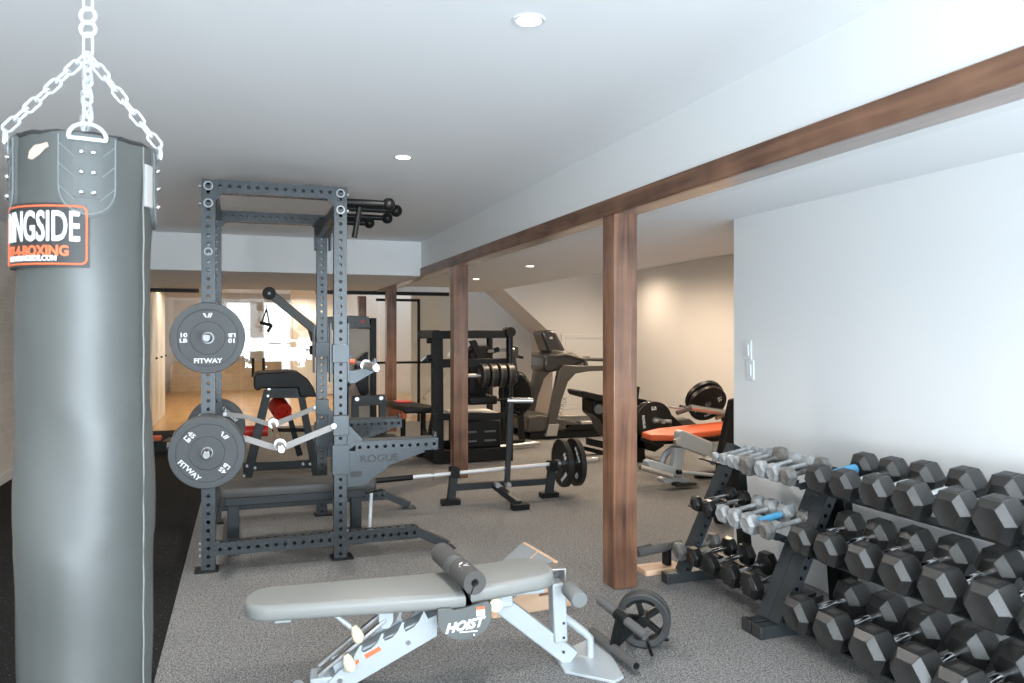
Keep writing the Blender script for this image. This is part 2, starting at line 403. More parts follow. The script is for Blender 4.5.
# ================================================================== SETTING
BX0, BX1 = 1.87, 2.03      # beam
WX = 2.92; WY = 4.14       # white right wall and where it ends
LZ, RZ, HZ = 2.02, 2.10, 2.40
struct('floor', MB().box2((-0.34, -2.6, -0.1), (7.0, 11.9, 0)), 'rubber_floor')
struct('floor', MB().box2((-2.3, -2.6, -0.1), (-0.34, 11.9, 0.001)), 'black_floor')
struct('floor', MB().box2((-3.2, 11.9, -0.1), (7.0, 20.2, 0.0)), 'oakfloor')
struct('ceiling', MB().box2((-2.3, -2.6, HZ), (BX0+.16, 8.52, HZ+.1)), 'ceiling')
struct('ceiling', MB().box2((-2.3, 8.52, LZ), (BX0, 11.9, HZ+.1)), 'ceiling')
struct('ceiling', MB().box2((2.19, -2.6, RZ), (3.96, 13.2, HZ+.1)), 'ceiling')
struct('ceiling', MB().box2((3.96, 4.0, HZ), (7.0, 13.2, HZ+.1)), 'ceiling')
struct('ceiling', MB().box2((-3.2, 11.95, 2.35), (2.3, 20.2, 2.45)), 'cream')
struct('ceiling', MB().box2((2.0, 11.96, RZ), (2.19, 13.2, HZ+.1)), 'ceiling')
# drywall bulkhead over the beam, flush with its left face, and the strip beside it
struct('trim_1', MB().box2((BX0+.004, -2.6, 2.105), (2.19, 11.9, HZ+.05)), 'wall')
struct('trim_2', MB().box2((BX1, -2.6, 2.055), (2.19, 11.9, 2.11)), 'wall')
struct('wall_left', MB().box2((-2.3, -2.6, 0), (-2.1, 11.9, HZ)), 'brick')
struct('baseboard_left', MB().box2((-2.1, -2.6, 0), (-2.085, 11.9, 0.09)), 'trimwhite')
b = MB(); b.box2((-2.3, -2.7, 0), (3.1, -2.5, 0.4)); b.box2((-2.3, -2.7, 2.3), (3.1, -2.5, 2.4))
b.box2((-2.3, -2.7, 0.4), (-1.5, -2.5, 2.3)); b.box2((2.3, -2.7, 0.4), (3.1, -2.5, 2.3)); struct('wall_back', b, 'wall')
struct('wall_right', MB().box2((WX, -2.6, 0), (WX+.12, WY, RZ+.1)), 'wall')
struct('wall_niche', MB().box2((WX+.12, WY-.12, 0), (6.1, WY, HZ+.1)), 'wall')
struct('wall_far_right', MB().box2((5.99, WY, 0), (6.1, 13.2, HZ+.1)), 'cream')
struct('trim_3', MB().box2((3.96, WY, RZ), (4.0, 11.95, HZ)), 'ceiling')
# under-stair wall with its diagonal soffit
YB = 11.95
b = MB(); b.prism([(3.99, 2.10), (3.99, 2.45), (6.05, 2.45), (6.05, 0), (4.86, 0), (4.86, 1.35)], 1.05, lambda u, v, w_: Vector((u, YB+w_, v)))
struct('wall_stair', b, 'cream')
struct('wall_end', MB().box2((3.15, 12.95, 0), (6.0, 13.05, 2.2)), 'wall')
b = MB()
p0, p1 = at(561, 336, Y=YB), at(640, 336, Y=YB)
x0, x1, zt, zb = p0.x, p0.x+1.05, 1.36, 0.10
for q in ((x0, zb, x0+.07, zt), (x1-.07, zb, x1, zt), (x0+.07, zt-.07, x1-.07, zt), (x0+.07, zb, x1-.07, zb+.07)):
    b.box2((q[0], YB-.022, q[1]), (q[2], YB, q[3]))
d1 = struct('door_1', b, 'trimwhite', 0.003)
MB().box2((x0+.075, YB-.014, zb+.075), (x1-.075, YB, zt-.075)).build('panel', 'trimwhite', d1, 0.002)
struct('baseboard_stair', MB().box2((4.86, YB-.015, 0), (5.99, YB, 0.1)), 'trimwhite')
# ---- wooden beam and posts
bm_o = thing('ceiling_beam', 'long brown stained wooden beam under the white bulkhead', 'beam', (BX0, 4.6, 2.02))
MB((BX0, 4.6, 2.02)).box2((BX0-.012, -2.6, 2.018), (BX0+.010, 11.8, 2.107)).build('face_board', 'walnut_y', bm_o, .003)
MB((BX0, 4.6, 2.02)).box2((BX0+.012, -2.6, 2.026), (BX1, 11.8, 2.10)).build('underside_board', 'walnut_gloss', bm_o, .002)
for i, y in enumerate((3.727, 7.08, 10.75, 13.6)):
    o = MB((1.95, y+.07, 0)).box2((1.872, y, 0), (2.012, y+.14, 2.03)).build('wooden_post', 'walnut', None, 0.004); o.location = (1.95, y+.07, 0)
    tag(o, ['large stained wooden post nearest the camera, beside the far dumbbell rack', 'stained wooden post in front of the black lift machine', 'stained wooden post between cable machine and small bench', 'stained wooden post beyond the glass, behind the cable machine'][i], 'post', 'stained wooden posts under the beam')
struct('trim_7', MB().box2((-1.62, 11.82, 2.02), (3.05, 11.96, 2.45)), 'ceiling')
# ---- header edge over the passage
struct('trim_4', MB().box2((-2.2, 8.50, LZ), (BX0, 8.52, HZ)), 'wall')
# ================================================================== LIGHTS, fixtures and added spots
def fixture(x, y, z, where, power, col, m, group, lamp=True):
    t = thing('recessed_light', where, 'light', (x, y, z), 0, group)
    MB().lathe([(0.040, -0.001), (0.041, -0.004), (0.052, -0.005), (0.056, 0.0), (0.040, 0.0)], seg=28).build('ring', 'plastic_w', t)
    MB().lathe([(0.0, -0.003), (0.040, -0.003)], seg=28).build('lens', m, t)
    if lamp: ceiling_spot(x, y, z, power, col)
fixture(0.874, 2.353, HZ, 'round recessed ceiling light nearest the camera, above the grey bench', 60, COOL, 'light_n', 'recessed lights in the main ceiling')
fixture(0.865, 4.423, HZ, 'round recessed ceiling light right of the power rack top', 60, COOL, 'light_n', 'recessed lights in the main ceiling')
for x, y in NEARL[2:]: ceiling_spot(x, y, HZ-.02, 48 if y < 6 else 26, COOL)  # extra spots without fixtures, added to brighten the floor and ceiling
fixture(2.894, 7.755, RZ, 'recessed light in the low ceiling, nearer one of the two behind the beam', 75, WARM, 'light_w', 'recessed lights in the low right ceiling')
fixture(2.91, 9.857, RZ, 'recessed light in the low ceiling, farther one above the black plate machine', 75, WARM, 'light_w', 'recessed lights in the low right ceiling')
for x, y in ((4.5, 5.6), (4.6, 7.4), (4.7, 9.0), (5.3, 10.5)): ceiling_spot(x, y, HZ-.02, 85 if y < 10 else 40, (1.0, .80, .60), spot=172)  # unseen spots without fixtures, most added to light the cream wall evenly
# ================================================================== ROOM BEYOND THE GLASS
struct('wall_passage', MB().box2((-2.3, 11.85, 0), (-1.62, 12.0, 2.1)), 'cream')
struct('wall_closet', MB().box2((-1.9, 12.0, 0), (-1.30, 14.3, 2.36)), 'trimwhite')
struct('baseboard_closet', MB().box2((-1.30, 12.0, 0), (-1.285, 14.3, 0.14)).box2((-1.9, 14.3, 0), (-1.285, 14.315, 0.14)), 'trimwhite')
for k in range(3):
    d = struct('door_%d' % (k+2), MB().box2((-1.30, 12.1+.72*k, 0.03), (-1.275, 12.1+.72*k+.66, 2.0)), 'trimwhite', .003)
    b = MB()
    for z0, z1 in ((.15, .95), (1.08, 1.88)):
        for y0 in (.10, ): b.box2((-1.275, 12.1+.72*k+y0, z0), (-1.268, 12.1+.72*k+.56, z1))
    b.build('panel', 'trimwhite', d, .004)
    MB().sphere((-1.255, 12.1+.72*k+.6, 1.0), .018).build('door_knob', 'blacksteel', d)
struct('wall_far', MB().box2((-3.2, 20.0, 0), (5, 20.2, 2.4)), 'cream')
struct('wall_far_left', MB().box2((-3.2, 12.0, 0), (-3.0, 20.0, 2.4)), 'cream')
struct('wall_far_inner', MB().box2((4.0, 13.05, 0), (4.2, 20.0, 2.4)), 'cream')
p0, p1 = at(170, 388, Y=19.7), at(243, 362, Y=19.7)
struct('trim_5', MB().box2((p0.x, 19.72, 0), (p1.x+.9, 20.0, p1.z)), 'warmbrick')
for i, (xa, ya, xb, yb) in enumerate(((227, 303, 250, 356), (264, 303, 291, 384))):  # second one is an added glowing pane imitating daylight reflected in the partition
    p0, p1 = at(xa, yb, Y=19.95), at(xb, ya, Y=19.95); b = MB(); f = .06
    b.box2((p0.x-f, 19.9, p0.z-f), (p0.x, 20, p1.z+f)); b.box2((p1.x, 19.9, p0.z-f), (p1.x+f, 20, p1.z+f))
    b.box2((p0.x, 19.9, p1.z), (p1.x, 20, p1.z+f)); b.box2((p0.x, 19.9, p0.z-f), (p1.x, 20, p0.z)); b.box2((p0.x, 19.93, (p0.z+p1.z)/2-.015), (p1.x, 19.98, (p0.z+p1.z)/2+.015))
    o = struct('window_%d' % (i+1), b, 'trimwhite', .004)
    MB().box2((p0.x, 19.96, p0.z), (p1.x, 19.97, p1.z)).build('pane', 'daywin', o)
p0, p1 = at(293, 396, Y=17.5), at(338, 312, Y=17.5)
struct('wall_far_return', MB().box2((p0.x-.05, 17.52, 0), (p1.x+2.2, 17.7, 2.4)), 'cream')
o = struct('door_5', MB().box2((p0.x, 17.48, .02), (p1.x, 17.52, p1.z)), 'trimwhite', .004)
b = MB()
wv = p1.x-p0.x
for u0, u1 in ((.1, .46), (.54, .9)):
    for z0, z1 in ((.2, .85), (1.05, p1.z-.15)): b.box2((p0.x+wv*u0, 17.465, z0), (p0.x+wv*u1, 17.48, z1))
b.build('panel', 'trimwhite', o, .006)
p = at(302, 358, Y=17.45); MB().tube(p, p+V(.1, 0, 0), .012).sphere(p, .025).build('door_handle', 'blacksteel', o)
for x, y in ((-.9, 13.2), (-.7, 15.2), (-.4, 17.2), (.5, 13.3), (.8, 15.4), (1.2, 17.0), (.0, 14.3)):
    vis = (x, y) in ((-.9, 13.2), (-.7, 15.2), (.8, 15.4), (.5, 13.3))
    nm = {(-.9, 13.2): 'nearer', (-.7, 15.2): 'farther'}.get((x, y))
    if vis and x > 0: lab = 'recessed light beyond the glass, %s one behind the cable arm' % ('nearer' if y < 14 else 'farther')
    else: lab = 'recessed light beyond the glass at left over the oak floor, %s one' % nm
    if vis: fixture(x, y, 2.35, lab, 52, WARM, 'light_w', 'recessed lights in the room beyond the glass')
    else: ceiling_spot(x, y, 2.33, 52, WARM)
for x, y in ((.2, 9.6), (-1.1, 9.8), (1.2, 10.8)): ceiling_spot(x, y, LZ, 17, WARM)
# glass partition at the end of the gym
gp = thing('glass_partition', 'clear glass partition with black track and mid rail at the end of the gym', 'partition', (0.8, 11.85, 0)); og = (0.8, 11.85, 0)
xs = [-1.62, -.05, .86, 1.95, 2.58, 3.15]
for a, b_ in zip(xs, xs[1:]): MB(og).box2((a+.006, 11.845, .01), (b_-.006, 11.855, 2.0)).build('pane', 'glass', gp)
MB(og).box2((-1.62, 11.82, 1.955), (-.62, 11.88, 2.01)).build('top_track', 'blacksteel', gp, .003)
MB(og).box2((1.0, 11.82, 1.965), (3.05, 11.88, 2.02)).build('top_track', 'blacksteel', gp, .003)
MB(og).box2((1.6, 11.83, .905), (3.05, 11.87, .94)).build('mid_rail', 'blacksteel', gp, .003)
MB(og).box2((2.545, 11.83, 0), (2.585, 11.87, 1.9)).box2((1.9, 11.83, 1.87), (2.585, 11.87, 1.91)).build('stile', 'blacksteel', gp, .003)
for px in (253, 263.5):
    p = at(px, 358, Y=11.82); q = at(px, 377, Y=11.82); MB(og).box2((p.x-.02, 11.79, q.z), (p.x+.02, 11.82, p.z)).build('handle', 'blacksteel', gp, .004)
struct('wall_hall', MB().box2((2.68, 12.7, 0), (3.2, 12.95, 2.2)), 'cream')
struct('trim_6', MB().box2((2.62, 12.66, 0), (2.69, 12.72, 2.1)), 'trimwhite')
# diagonal stair handrail trim seen on the end wall
p, q = at(424, 398, Y=12.66), at(452, 372, Y=12.66)
tag(MB().bar(p, q, .03, .06).build('stair_rail', 'trimwhite', None, .006), 'white sloping handrail on the wall behind the black plate machine', 'handrail')
# ================================================================== PUNCHING BAG
BC = V(-.366, 2.085, 0); BR = .149
bag = thing('punching_bag', 'large grey leather heavy bag hanging from chains at left', 'punching bag', (BC.x+.004, BC.y, .32-.017))
ob = (BC.x, BC.y, .32)
A0 = math.atan2(-BC.y, -BC.x)      # towards the camera
def bagpt(ang, z, r=0): return V(BC.x+(BR+r)*math.cos(A0+ang), BC.y+(BR+r)*math.sin(A0+ang), z)
b = MB(ob)
segs = 96; rows = 60; grid = []
for i in range(rows+1):
    z = .34+(1.845-.34)*i/rows; ring = []
    for k in range(segs):
        a = 2*PI*k/segs
        dr = -.004+.0035*math.sin(z*7+1)+.0025*math.sin(3*a+z*5)+.0018*math.sin(17*z+2*a)+(.003 if .9 < z < 1.2 else 0)*math.sin(5*a)
        if z > 1.8: dr += -.003*(z-1.8)/.06*abs(math.sin(2*a+.4))
        ring.append(b.bm.verts.new(V(BC.x+(BR+dr)*math.cos(A0+a), BC.y+(BR+dr)*math.sin(A0+a), z)))
    grid.append(ring)
for r0, r1 in zip(grid, grid[1:]):
    for k in range(segs): b.bm.faces.new((r0[k], r0[(k+1) % segs], r1[(k+1) % segs], r1[k]))
for ring, zz in ((grid[-1], 1.832), (grid[0], .32)):
    ctr = b.bm.verts.new(V(BC.x, BC.y, zz))
    for k in range(segs): b.bm.faces.new((ring[k], ring[(k+1) % segs], ctr))
bmesh.ops.recalc_face_normals(b.bm, faces=b.bm.faces)
b.build('body', 'vinylbag', bag, angle=60)
MB(ob).sweep([bagpt(2*PI*k/48, 1.843+.0015*math.sin(2*k), -.006) for k in range(48)], .006, closed=True, seg=8).build('top_rim', 'blacklabel', bag)
def bagwrap(a0, a1, z0, z1, thick=.004, shape=None, n=24, m=16):
    mb = MB(ob); g = []
    for j in range(m+1):
        z = z0+(z1-z0)*j/m; hw = 1.0 if shape is None else shape(j/m); row = []
        for i in range(n+1):
            a = (a0+a1)/2+(a1-a0)/2*hw*(2*i/n-1); row.append(mb.bm.verts.new(bagpt(a, z, thick)))
        g.append(row)
    for r0, r1 in zip(g, g[1:]):
        for i in range(n): mb.bm.faces.new((r0[i], r0[i+1], r1[i+1], r1[i]))
    edge = [e for e in mb.bm.edges if e.is_boundary]
    ex = bmesh.ops.extrude_edge_only(mb.bm, edges=edge)
    cx = BC
    for v in [x for x in ex['geom'] if isinstance(x, bmesh.types.BMVert)]:
        d = V(v.co.x-BC.x, v.co.y-BC.y, 0).normalized(); v.co = v.co-d*(thick+.006)
    bmesh.ops.recalc_face_normals(mb.bm, faces=mb.bm.faces); return mb
# U-shaped lacing pads with rivets and D ring at four sides
ushape = lambda t: 1.0 if t > .35 else math.sqrt(max(0.02, 1-((.35-t)/.35)**2))
for q in range(4):
    a0 = .02+q*PI/2
    pd = bagwrap(a0-.40, a0+.40, 1.655, 1.842, .004, ushape).build('hanger_patch', 'patchvinyl', bag, angle=50)
    sm = MB(ob)
    outl = [bagpt(a0+.37*ushape(t/20), 1.662+.175*t/20, .006) for t in range(20, -1, -1)]+[bagpt(a0-.37*ushape(t/20), 1.662+.175*t/20, .006) for t in range(0, 21)]
    sm.sweep(outl, .0014, seg=6)
    for s in (-1, 1):
        for z in (1.705, 1.755, 1.80):
            sm.sweep([bagpt(a0+s*.16+(.20*s)*(k/6), z-.012+.03*abs(k/6), .006) for k in range(7)], .0011, seg=5)
    sm.build('stitching', 'seam', pd)
    bagwrap(a0-.19, a0+.19, 1.70, 1.835, .007, None, 8, 6).build('rivet_strap', 'patchvinyl', pd, angle=50)
    rv = MB(ob)
    for z in (1.71, 1.755, 1.80):
        for s in (-1, 1): rv.sphere(bagpt(a0+s*.075, z, .008), .0065, seg=10)
    rv.build('rivets', 'chrome', pd)
    c = bagpt(a0, 1.832, .012); tdir = V(-math.sin(A0+a0), math.cos(A0+a0), 0)
    MB(ob).sweep([c+tdir*(.037*math.cos(t))+V(0, 0, .030*max(-.12, math.sin(t))) for t in [2*PI*k/24 for k in range(24)]], .0045, closed=True, seg=8).build('d_ring', 'chain', bag)
MB(ob).sweep([bagpt(.95, .36+1.48*k/40, -.001+.001*math.sin(k*1.7)) for k in range(41)], .0016, seg=6).build('side_seam', 'seam', bag)
lab = bagwrap(-1.70, .05, 1.543, 1.685, .004, None, 40, 4).build('brand_label', 'blacklabel', bag, angle=60)
fl = lambda u, v, w_: bagpt(-.74+u/BR, 1.614+v, .0055+w_)
b = MB(ob); rr = roundrect(-.126, .112, -.064, .064, .012, 4)
pts = []
for i in range(len(rr)):
    a_, c_ = rr[i], rr[(i+1) % len(rr)]
    n = max(1, int(math.hypot(c_[0]-a_[0], c_[1]-a_[1])/.01))
    for k in range(n): pts.append((a_[0]+(c_[0]-a_[0])*k/n, a_[1]+(c_[1]-a_[1])*k/n))
b.sweep([fl(u, v, 0) for u, v in pts], .0022, closed=True, seg=6).build('label_border', 'orangeprint', lab)
b = MB(ob); text_bm(b, 'RINGSIDE', .094, lambda u, v, w_: fl(u, v+.016, w_), .0008, .0012, sx=.49).build('lettering', 'white', lab)
b = MB(ob); text_bm(b, 'WWW.RINGSIDE.COM', .016, lambda u, v, w_: fl(u-.015, v-.052, w_), .0006, .0004, sx=.85); b.build('lettering', 'white', lab)
b = MB(ob); text_bm(b, '877-4-BOXING', .031, lambda u, v, w_: fl(u-.01, v-.036, w_), .0008, .0010, sx=.88); b.build('phone_lettering', 'orangeprint', lab, label='orange phone number lettering')
b = MB(ob); sc = [(0, 0), (.012, -.004), (.03, .006), (.044, .020), (.052, .024), (.048, .034), (.034, .030), (.018, .028), (.004, .016)]
b.bm.faces.new([b.bm.verts.new(bagpt((u-.125)/BR, 1.785+v, .002)) for u, v in sc]); b.build('scuff', 'tape', bag)
bagwrap(.98, 1.2, 1.70, 1.80, .004, None, 6, 4).build('white_tag', 'strap', bag, label='pale side tag')
# chains
def chain(mb, p0, p1, L=.034, r=.0033, wd=.011):
    p0, p1 = Vector(p0), Vector(p1); d = (p1-p0); n = max(1, int(round(d.length/(L*.78)))); z = d.normalized()
    x = z.cross(Vector((.3, .9, .2))).normalized(); y = z.cross(x); st = d.length/n
    for i in range(n):
        c = p0+z*(st*(i+.5)); a, b_ = (x, z) if i % 2 == 0 else (y, z); hl = st*.64
        mb.sweep([c+a*(wd*math.cos(t))+b_*((hl-wd)*(1 if math.sin(t) > 0 else -1)+wd*math.sin(t)) for t in [2*PI*(k+.5)/16 for k in range(16)]], r, closed=True, seg=6)
    return mb
apex = V(BC.x+.005, BC.y, 2.068)
for q in range(4):
    a0 = .02+q*PI/2
    chain(MB(ob), bagpt(a0, 1.865, .012), apex, L=.040).build('chain', 'chain', bag)
b = MB(ob); chain(b, apex, apex+V(0, 0, .045), .045)
for dz in (.06, .092): 
    b.sweep([apex+V(.0175*math.cos(t)*.95, -.0175*math.cos(t)*.33, dz+.0175*math.sin(t)) for t in [2*PI*k/20 for k in range(20)]], .005, closed=True, seg=8)
chain(b, apex+V(0, 0, .11), V(apex.x, apex.y, 2.40), .04)
b.build('chain', 'chain', bag)
MB(ob).lathe([(0, 2.377), (.03, 2.382), (.045, 2.407), (.045, 2.417), (0, 2.417)], c=(apex.x, apex.y, 0), seg=20).build('ceiling_mount', 'blacksteel', bag)
# D-side straps hanging straps down the left edge
MB(ob).sweep([bagpt(-1.52, 1.86, .01), bagpt(-1.5, 1.8, .004), bagpt(-1.5, 1.70, .003)], .003).build('pull_cord', 'chain', bag)
# ================================================================== POWER RACK
AX, BXx, NY, FY = -.20, .55, 4.81, 6.0; W = .076; HT = 2.27
rk = thing('power_rack', 'tall grey steel power rack with drilled uprights near the punching bag', 'power rack', (.175, 5.4, 0)); okk = (.175, 5.4, 0)
for x in (AX, BXx):
    for y in (NY, FY):
        u = MB(okk).perf((x, y, .012), (x, y, HT), W, W, up=(0, 1, 0)).build('upright', 'steel', rk)
        MB(okk).box2((x-.075 if x < .2 else x-.055, y-.06, 0), (x+.055 if x < .2 else x+.075, y+.06, .012)).build('foot_plate', 'blacksteel', u, .002)
def member(p0, p1, name='crossmember', wd=W, hd=W, m='steel', pitch=.05, sides=(0, 1, 2, 3)):
    return MB(okk).perf(p0, p1, wd, hd, pitch=pitch, up=(0, 0, 1), sides=sides).build(name, m, rk)
for y in (NY, FY):
    member((AX+W/2, y, HT-W/2), (BXx-W/2, y, HT-W/2))
    member((AX+W/2, y, .125), (BXx-W/2, y, .125), 'base_beam')
    o = member((BXx+W/2, y, .125), (1.03, y, .125), 'front_foot')
    MB(okk).bar((1.02, y, .125), (1.22, y, .028), W*.9, .05).box2((1.16, y-.05, 0), (1.27, y+.05, .01)).build('toe', 'steel', o, .002)
for x in (AX, BXx): member((x, NY+W/2, HT-W/2-.10 if x > 0 else HT-W/2), (x, FY-W/2, HT-W/2-.10 if x > 0 else HT-W/2))
member((AX, NY+W/2, .26), (AX, FY-W/2, .26), 'rear_stabiliser')
# gusset plates and bolts
g = MB(okk); bo = MB(okk)
for x, s in ((AX, 1), (BXx, -1)):
    for y in (NY, FY):
        for z0, dz in ((HT-W, -.05),):
            g.prism([(x+s*W/2, z0), (x+s*(W/2+.045), z0), (x+s*W/2, z0+dz)], .006, lambda u, v, w_, y=y: V(u, y-W/2-.007+w_, v))
        for z in (HT-.04, HT-.14, .125, .09, .16):
            bo.tube((x-s*(W/2), y, z), (x-s*(W/2+.014), y, z), .011, seg=6)
        for z in (HT-.04, HT-.14) if y == NY else ():
            bo.lathe([(.019, 0), (.019, .005), (.026, .005), (.027, 0)], c=(x, y-W/2, z), axis=(0, -1, 0), seg=24)
        bo.tube((x+s*(W/2), y-.02, .155), (x+s*(W/2+.02), y-.02, .155), .012, seg=6)
bo.lathe([(.017, 0), (.017, .005), (.023, .005), (.024, 0)], c=(AX, NY-W/2, HT-.42), axis=(0, -1, 0), seg=24)
g.build('gusset', 'steel', rk, .001); bo.build('bolts', 'boltgrey', rk)
# multi-grip pull-up arms with ball ends on the right
b = MB(okk); bl = MB(okk)
for y, z, L_, r in ((NY, 2.185, .28, .024), (5.2, 2.21, .40, .020), (5.72, 2.235, .43, .020), (FY-.06, 2.225, .33, .024)):
    b.tube((BXx+.02, y, z), (BXx+L_, y, z), r); bl.sphere((BXx+L_+.02, y, z), .042)
b.tube((BXx+.12, NY, 2.16), (BXx+.09, NY+.02, 1.97), .017); b.tube((BXx+.02, NY, 2.175), (BXx+.02, FY, 2.175), .02)
b.build('pull_up_arms', 'blacksteel', rk); bl.build('ball_grips', 'blacksteel', rk)
# adjustable top pulley bracket between the right uprights
b = MB(okk); b.box2((BXx-.06, FY-.13, 2.0), (BXx-.045, FY-.03, 2.2)); b.box2((BXx+.045, FY-.13, 2.0), (BXx+.06, FY-.03, 2.2)); b.bar((BXx-.05, FY-.25, 2.12), (BXx+.0, FY-.05, 2.22), .05, .06)
b.build('pulley_bracket', 'steel', rk, .003)
# spotter arms
def spotter(y, side):
    s = MB(okk)
    s.box2((BXx-W/2-.012, y-W/2-.012, .52), (BXx+W/2+.014, y-W/2, .70)); s.box2((BXx-W/2-.012, y+W/2, .52), (BXx+W/2+.014, y+W/2+.012, .70)); s.box2((BXx+W/2+.002, y-W/2, .52), (BXx+W/2+.014, y+W/2, .70))
    for yy in (y-W/2-.010, y+W/2+.002):
        s.prism([(BXx+W/2, .44), (BXx+W/2+.10, .44), (BXx+.30, .56), (BXx+.52, .63), (BXx+.52, .66), (BXx+W/2, .66)], .008, lambda u, v, w_: V(u, yy+w_, v))
        s.prism([(BXx+W/2, .66), (BXx+W/2+.10, .725), (BXx+W/2, .83)], .008, lambda u, v, w_: V(u, yy+w_, v))
    a = s.build('spotter_arm', 'steel', rk, .0015)
    MB(okk).perf((BXx+W/2+.05, y, .680), (BXx+.605, y, .680), .104, .072, up=(0, 0, 1), sides=(1, 3)).build('arm_tube', 'steel', a)
    MB(okk).box2((BXx+.10, y-.045, .7165), (BXx+.58, y+.045, .723)).box2((BXx+.585, y-.03, .70), (BXx+.60, y+.03, .75)).build('arm_liner', 'updark', a, .001)
    t = MB(okk); text_bm(t, 'ROGUE', .062, lambda u, v, w_: V(BXx+.235+u, y-W/2-.011-w_, .605+v), .001, .001, sx=1.15); t.build('lettering', 'blacklabel', a)
    h = MB(okk)
    h.box2((BXx+W/2+.02, y-W/2-.012, .50), (BXx+W/2+.09, y-W/2-.009, .535)); h.build('pin_slot', 'blacklabel', a)
    return a
spotter(NY, 0); spotter(FY, 1)
# J-cups
for y in (NY, FY):
    j = MB(okk); j.box2((BXx-W/2-.012, y-W/2-.012, 1.20), (BXx+W/2+.014, y-W/2, 1.31)); j.box2((BXx-W/2-.012, y+W/2, 1.20), (BXx+W/2+.014, y+W/2+.012, 1.31)); j.box2((BXx+W/2+.002, y-W/2, 1.08), (BXx+W/2+.016, y+W/2, 1.44))
    j.prism([(BXx+W/2+.014, 1.07), (BXx+W/2+.05, 1.07), (BXx+.22, 1.145), (BXx+.225, 1.22), (BXx+.205, 1.22), (BXx+.19, 1.17), (BXx+W/2+.05, 1.15), (BXx+W/2+.014, 1.15)], .05, lambda u, v, w_: V(u, y-.025+w_, v))
    j.box2((BXx-W/2-.026, y-W/2+.002, 1.08), (BXx-W/2-.014, y+W/2, 1.44))
    c = j.build('j_cup', 'steel', rk, .002)
    MB(okk).tube((BXx+.055, y-.02, 1.205), (BXx+.085, y-.02, 1.205), .016).build('pin', 'orange', c, label='orange pull pin')
# strap safeties
for y in (NY-.055, FY):
    s = MB(okk); zr = .80
    pts = [V(AX+.05, y, .79), V(.00, y, .765), V(.14, y, .712), V(.185, y, .70)]
    for a_, c_ in zip(pts, pts[1:]): s.bar(a_, c_, .006, .034)
    s.bar(V(.205, y, .70), V(BXx-.04, y, .815), .006, .036); s.bar(V(.205, y+.02, .685), V(BXx-.04, y+.02, .805), .006, .020)
    st = s.build('strap_safety', 'strap', rk)
    e = MB(okk)
    for x in (AX, BXx): e.box2((x-W/2-.01, y-.012 if y < 5 else y-W/2-.012, .76), (x+W/2+.01, y+.008 if y < 5 else y-W/2, .88))
    e.build('strap_bracket', 'steel', st, .003)
    e = MB(okk)
    for x in (AX+.06, BXx-.045): e.tube((x, y-.03, .82 if x > 0 else .79), (x, y+.01, .82 if x > 0 else .79), .015, seg=16)
    e.build('strap_bolt', 'satin', st)
# storage pegs for the plates
for (y, z, d) in ((NY, 1.352, -1), (NY, .71, -1), (FY, .69, 1)):
    MB(okk).lathe([(0, .0), (.036, 0), (.036, .012), (.024, .014), (.024, .24), (.019, .246), (0, .246)], c=(AX, y+d*W/2, z), axis=(0, d, 0), seg=24).build('plate_peg', 'pegsteel', rk)
# ---- bars
def barbell(name, label, p, ax, L=2.2, sl=.43, grip=(0, 0), rot=0, m='satin', gm='satin', sr=.025, group=None):
    a = Vector(ax).normalized(); p = Vector(p); t = thing(name, label, 'barbell', p, 0, group)
    MB(p).tube(p-a*(L/2-sl), p+a*(L/2-sl), .0145, seg=16).build('shaft', gm, t)
    for s in (-1, 1):
        MB(p).lathe([(0, L/2-sl), (.036, L/2-sl), (.036, L/2-sl+.03), (sr, L/2-sl+.032), (sr, L/2-.006), (sr-.006, L/2), (0, L/2)], c=p, axis=a*s, seg=24).build('sleeve', m, t)
    return t
barbell('barbell', 'chrome barbell racked high in the power rack, end pointing at the camera', (BXx+.165, 5.52, 1.178), (0, 1, 0), 2.16, .42)
barbell('short_barbell', 'short copper shafted bar lying in the two strap safeties', (.195, 5.32, .72), (0, 1, 0), 1.55, .22, m='satin', gm='copper', sr=.024)
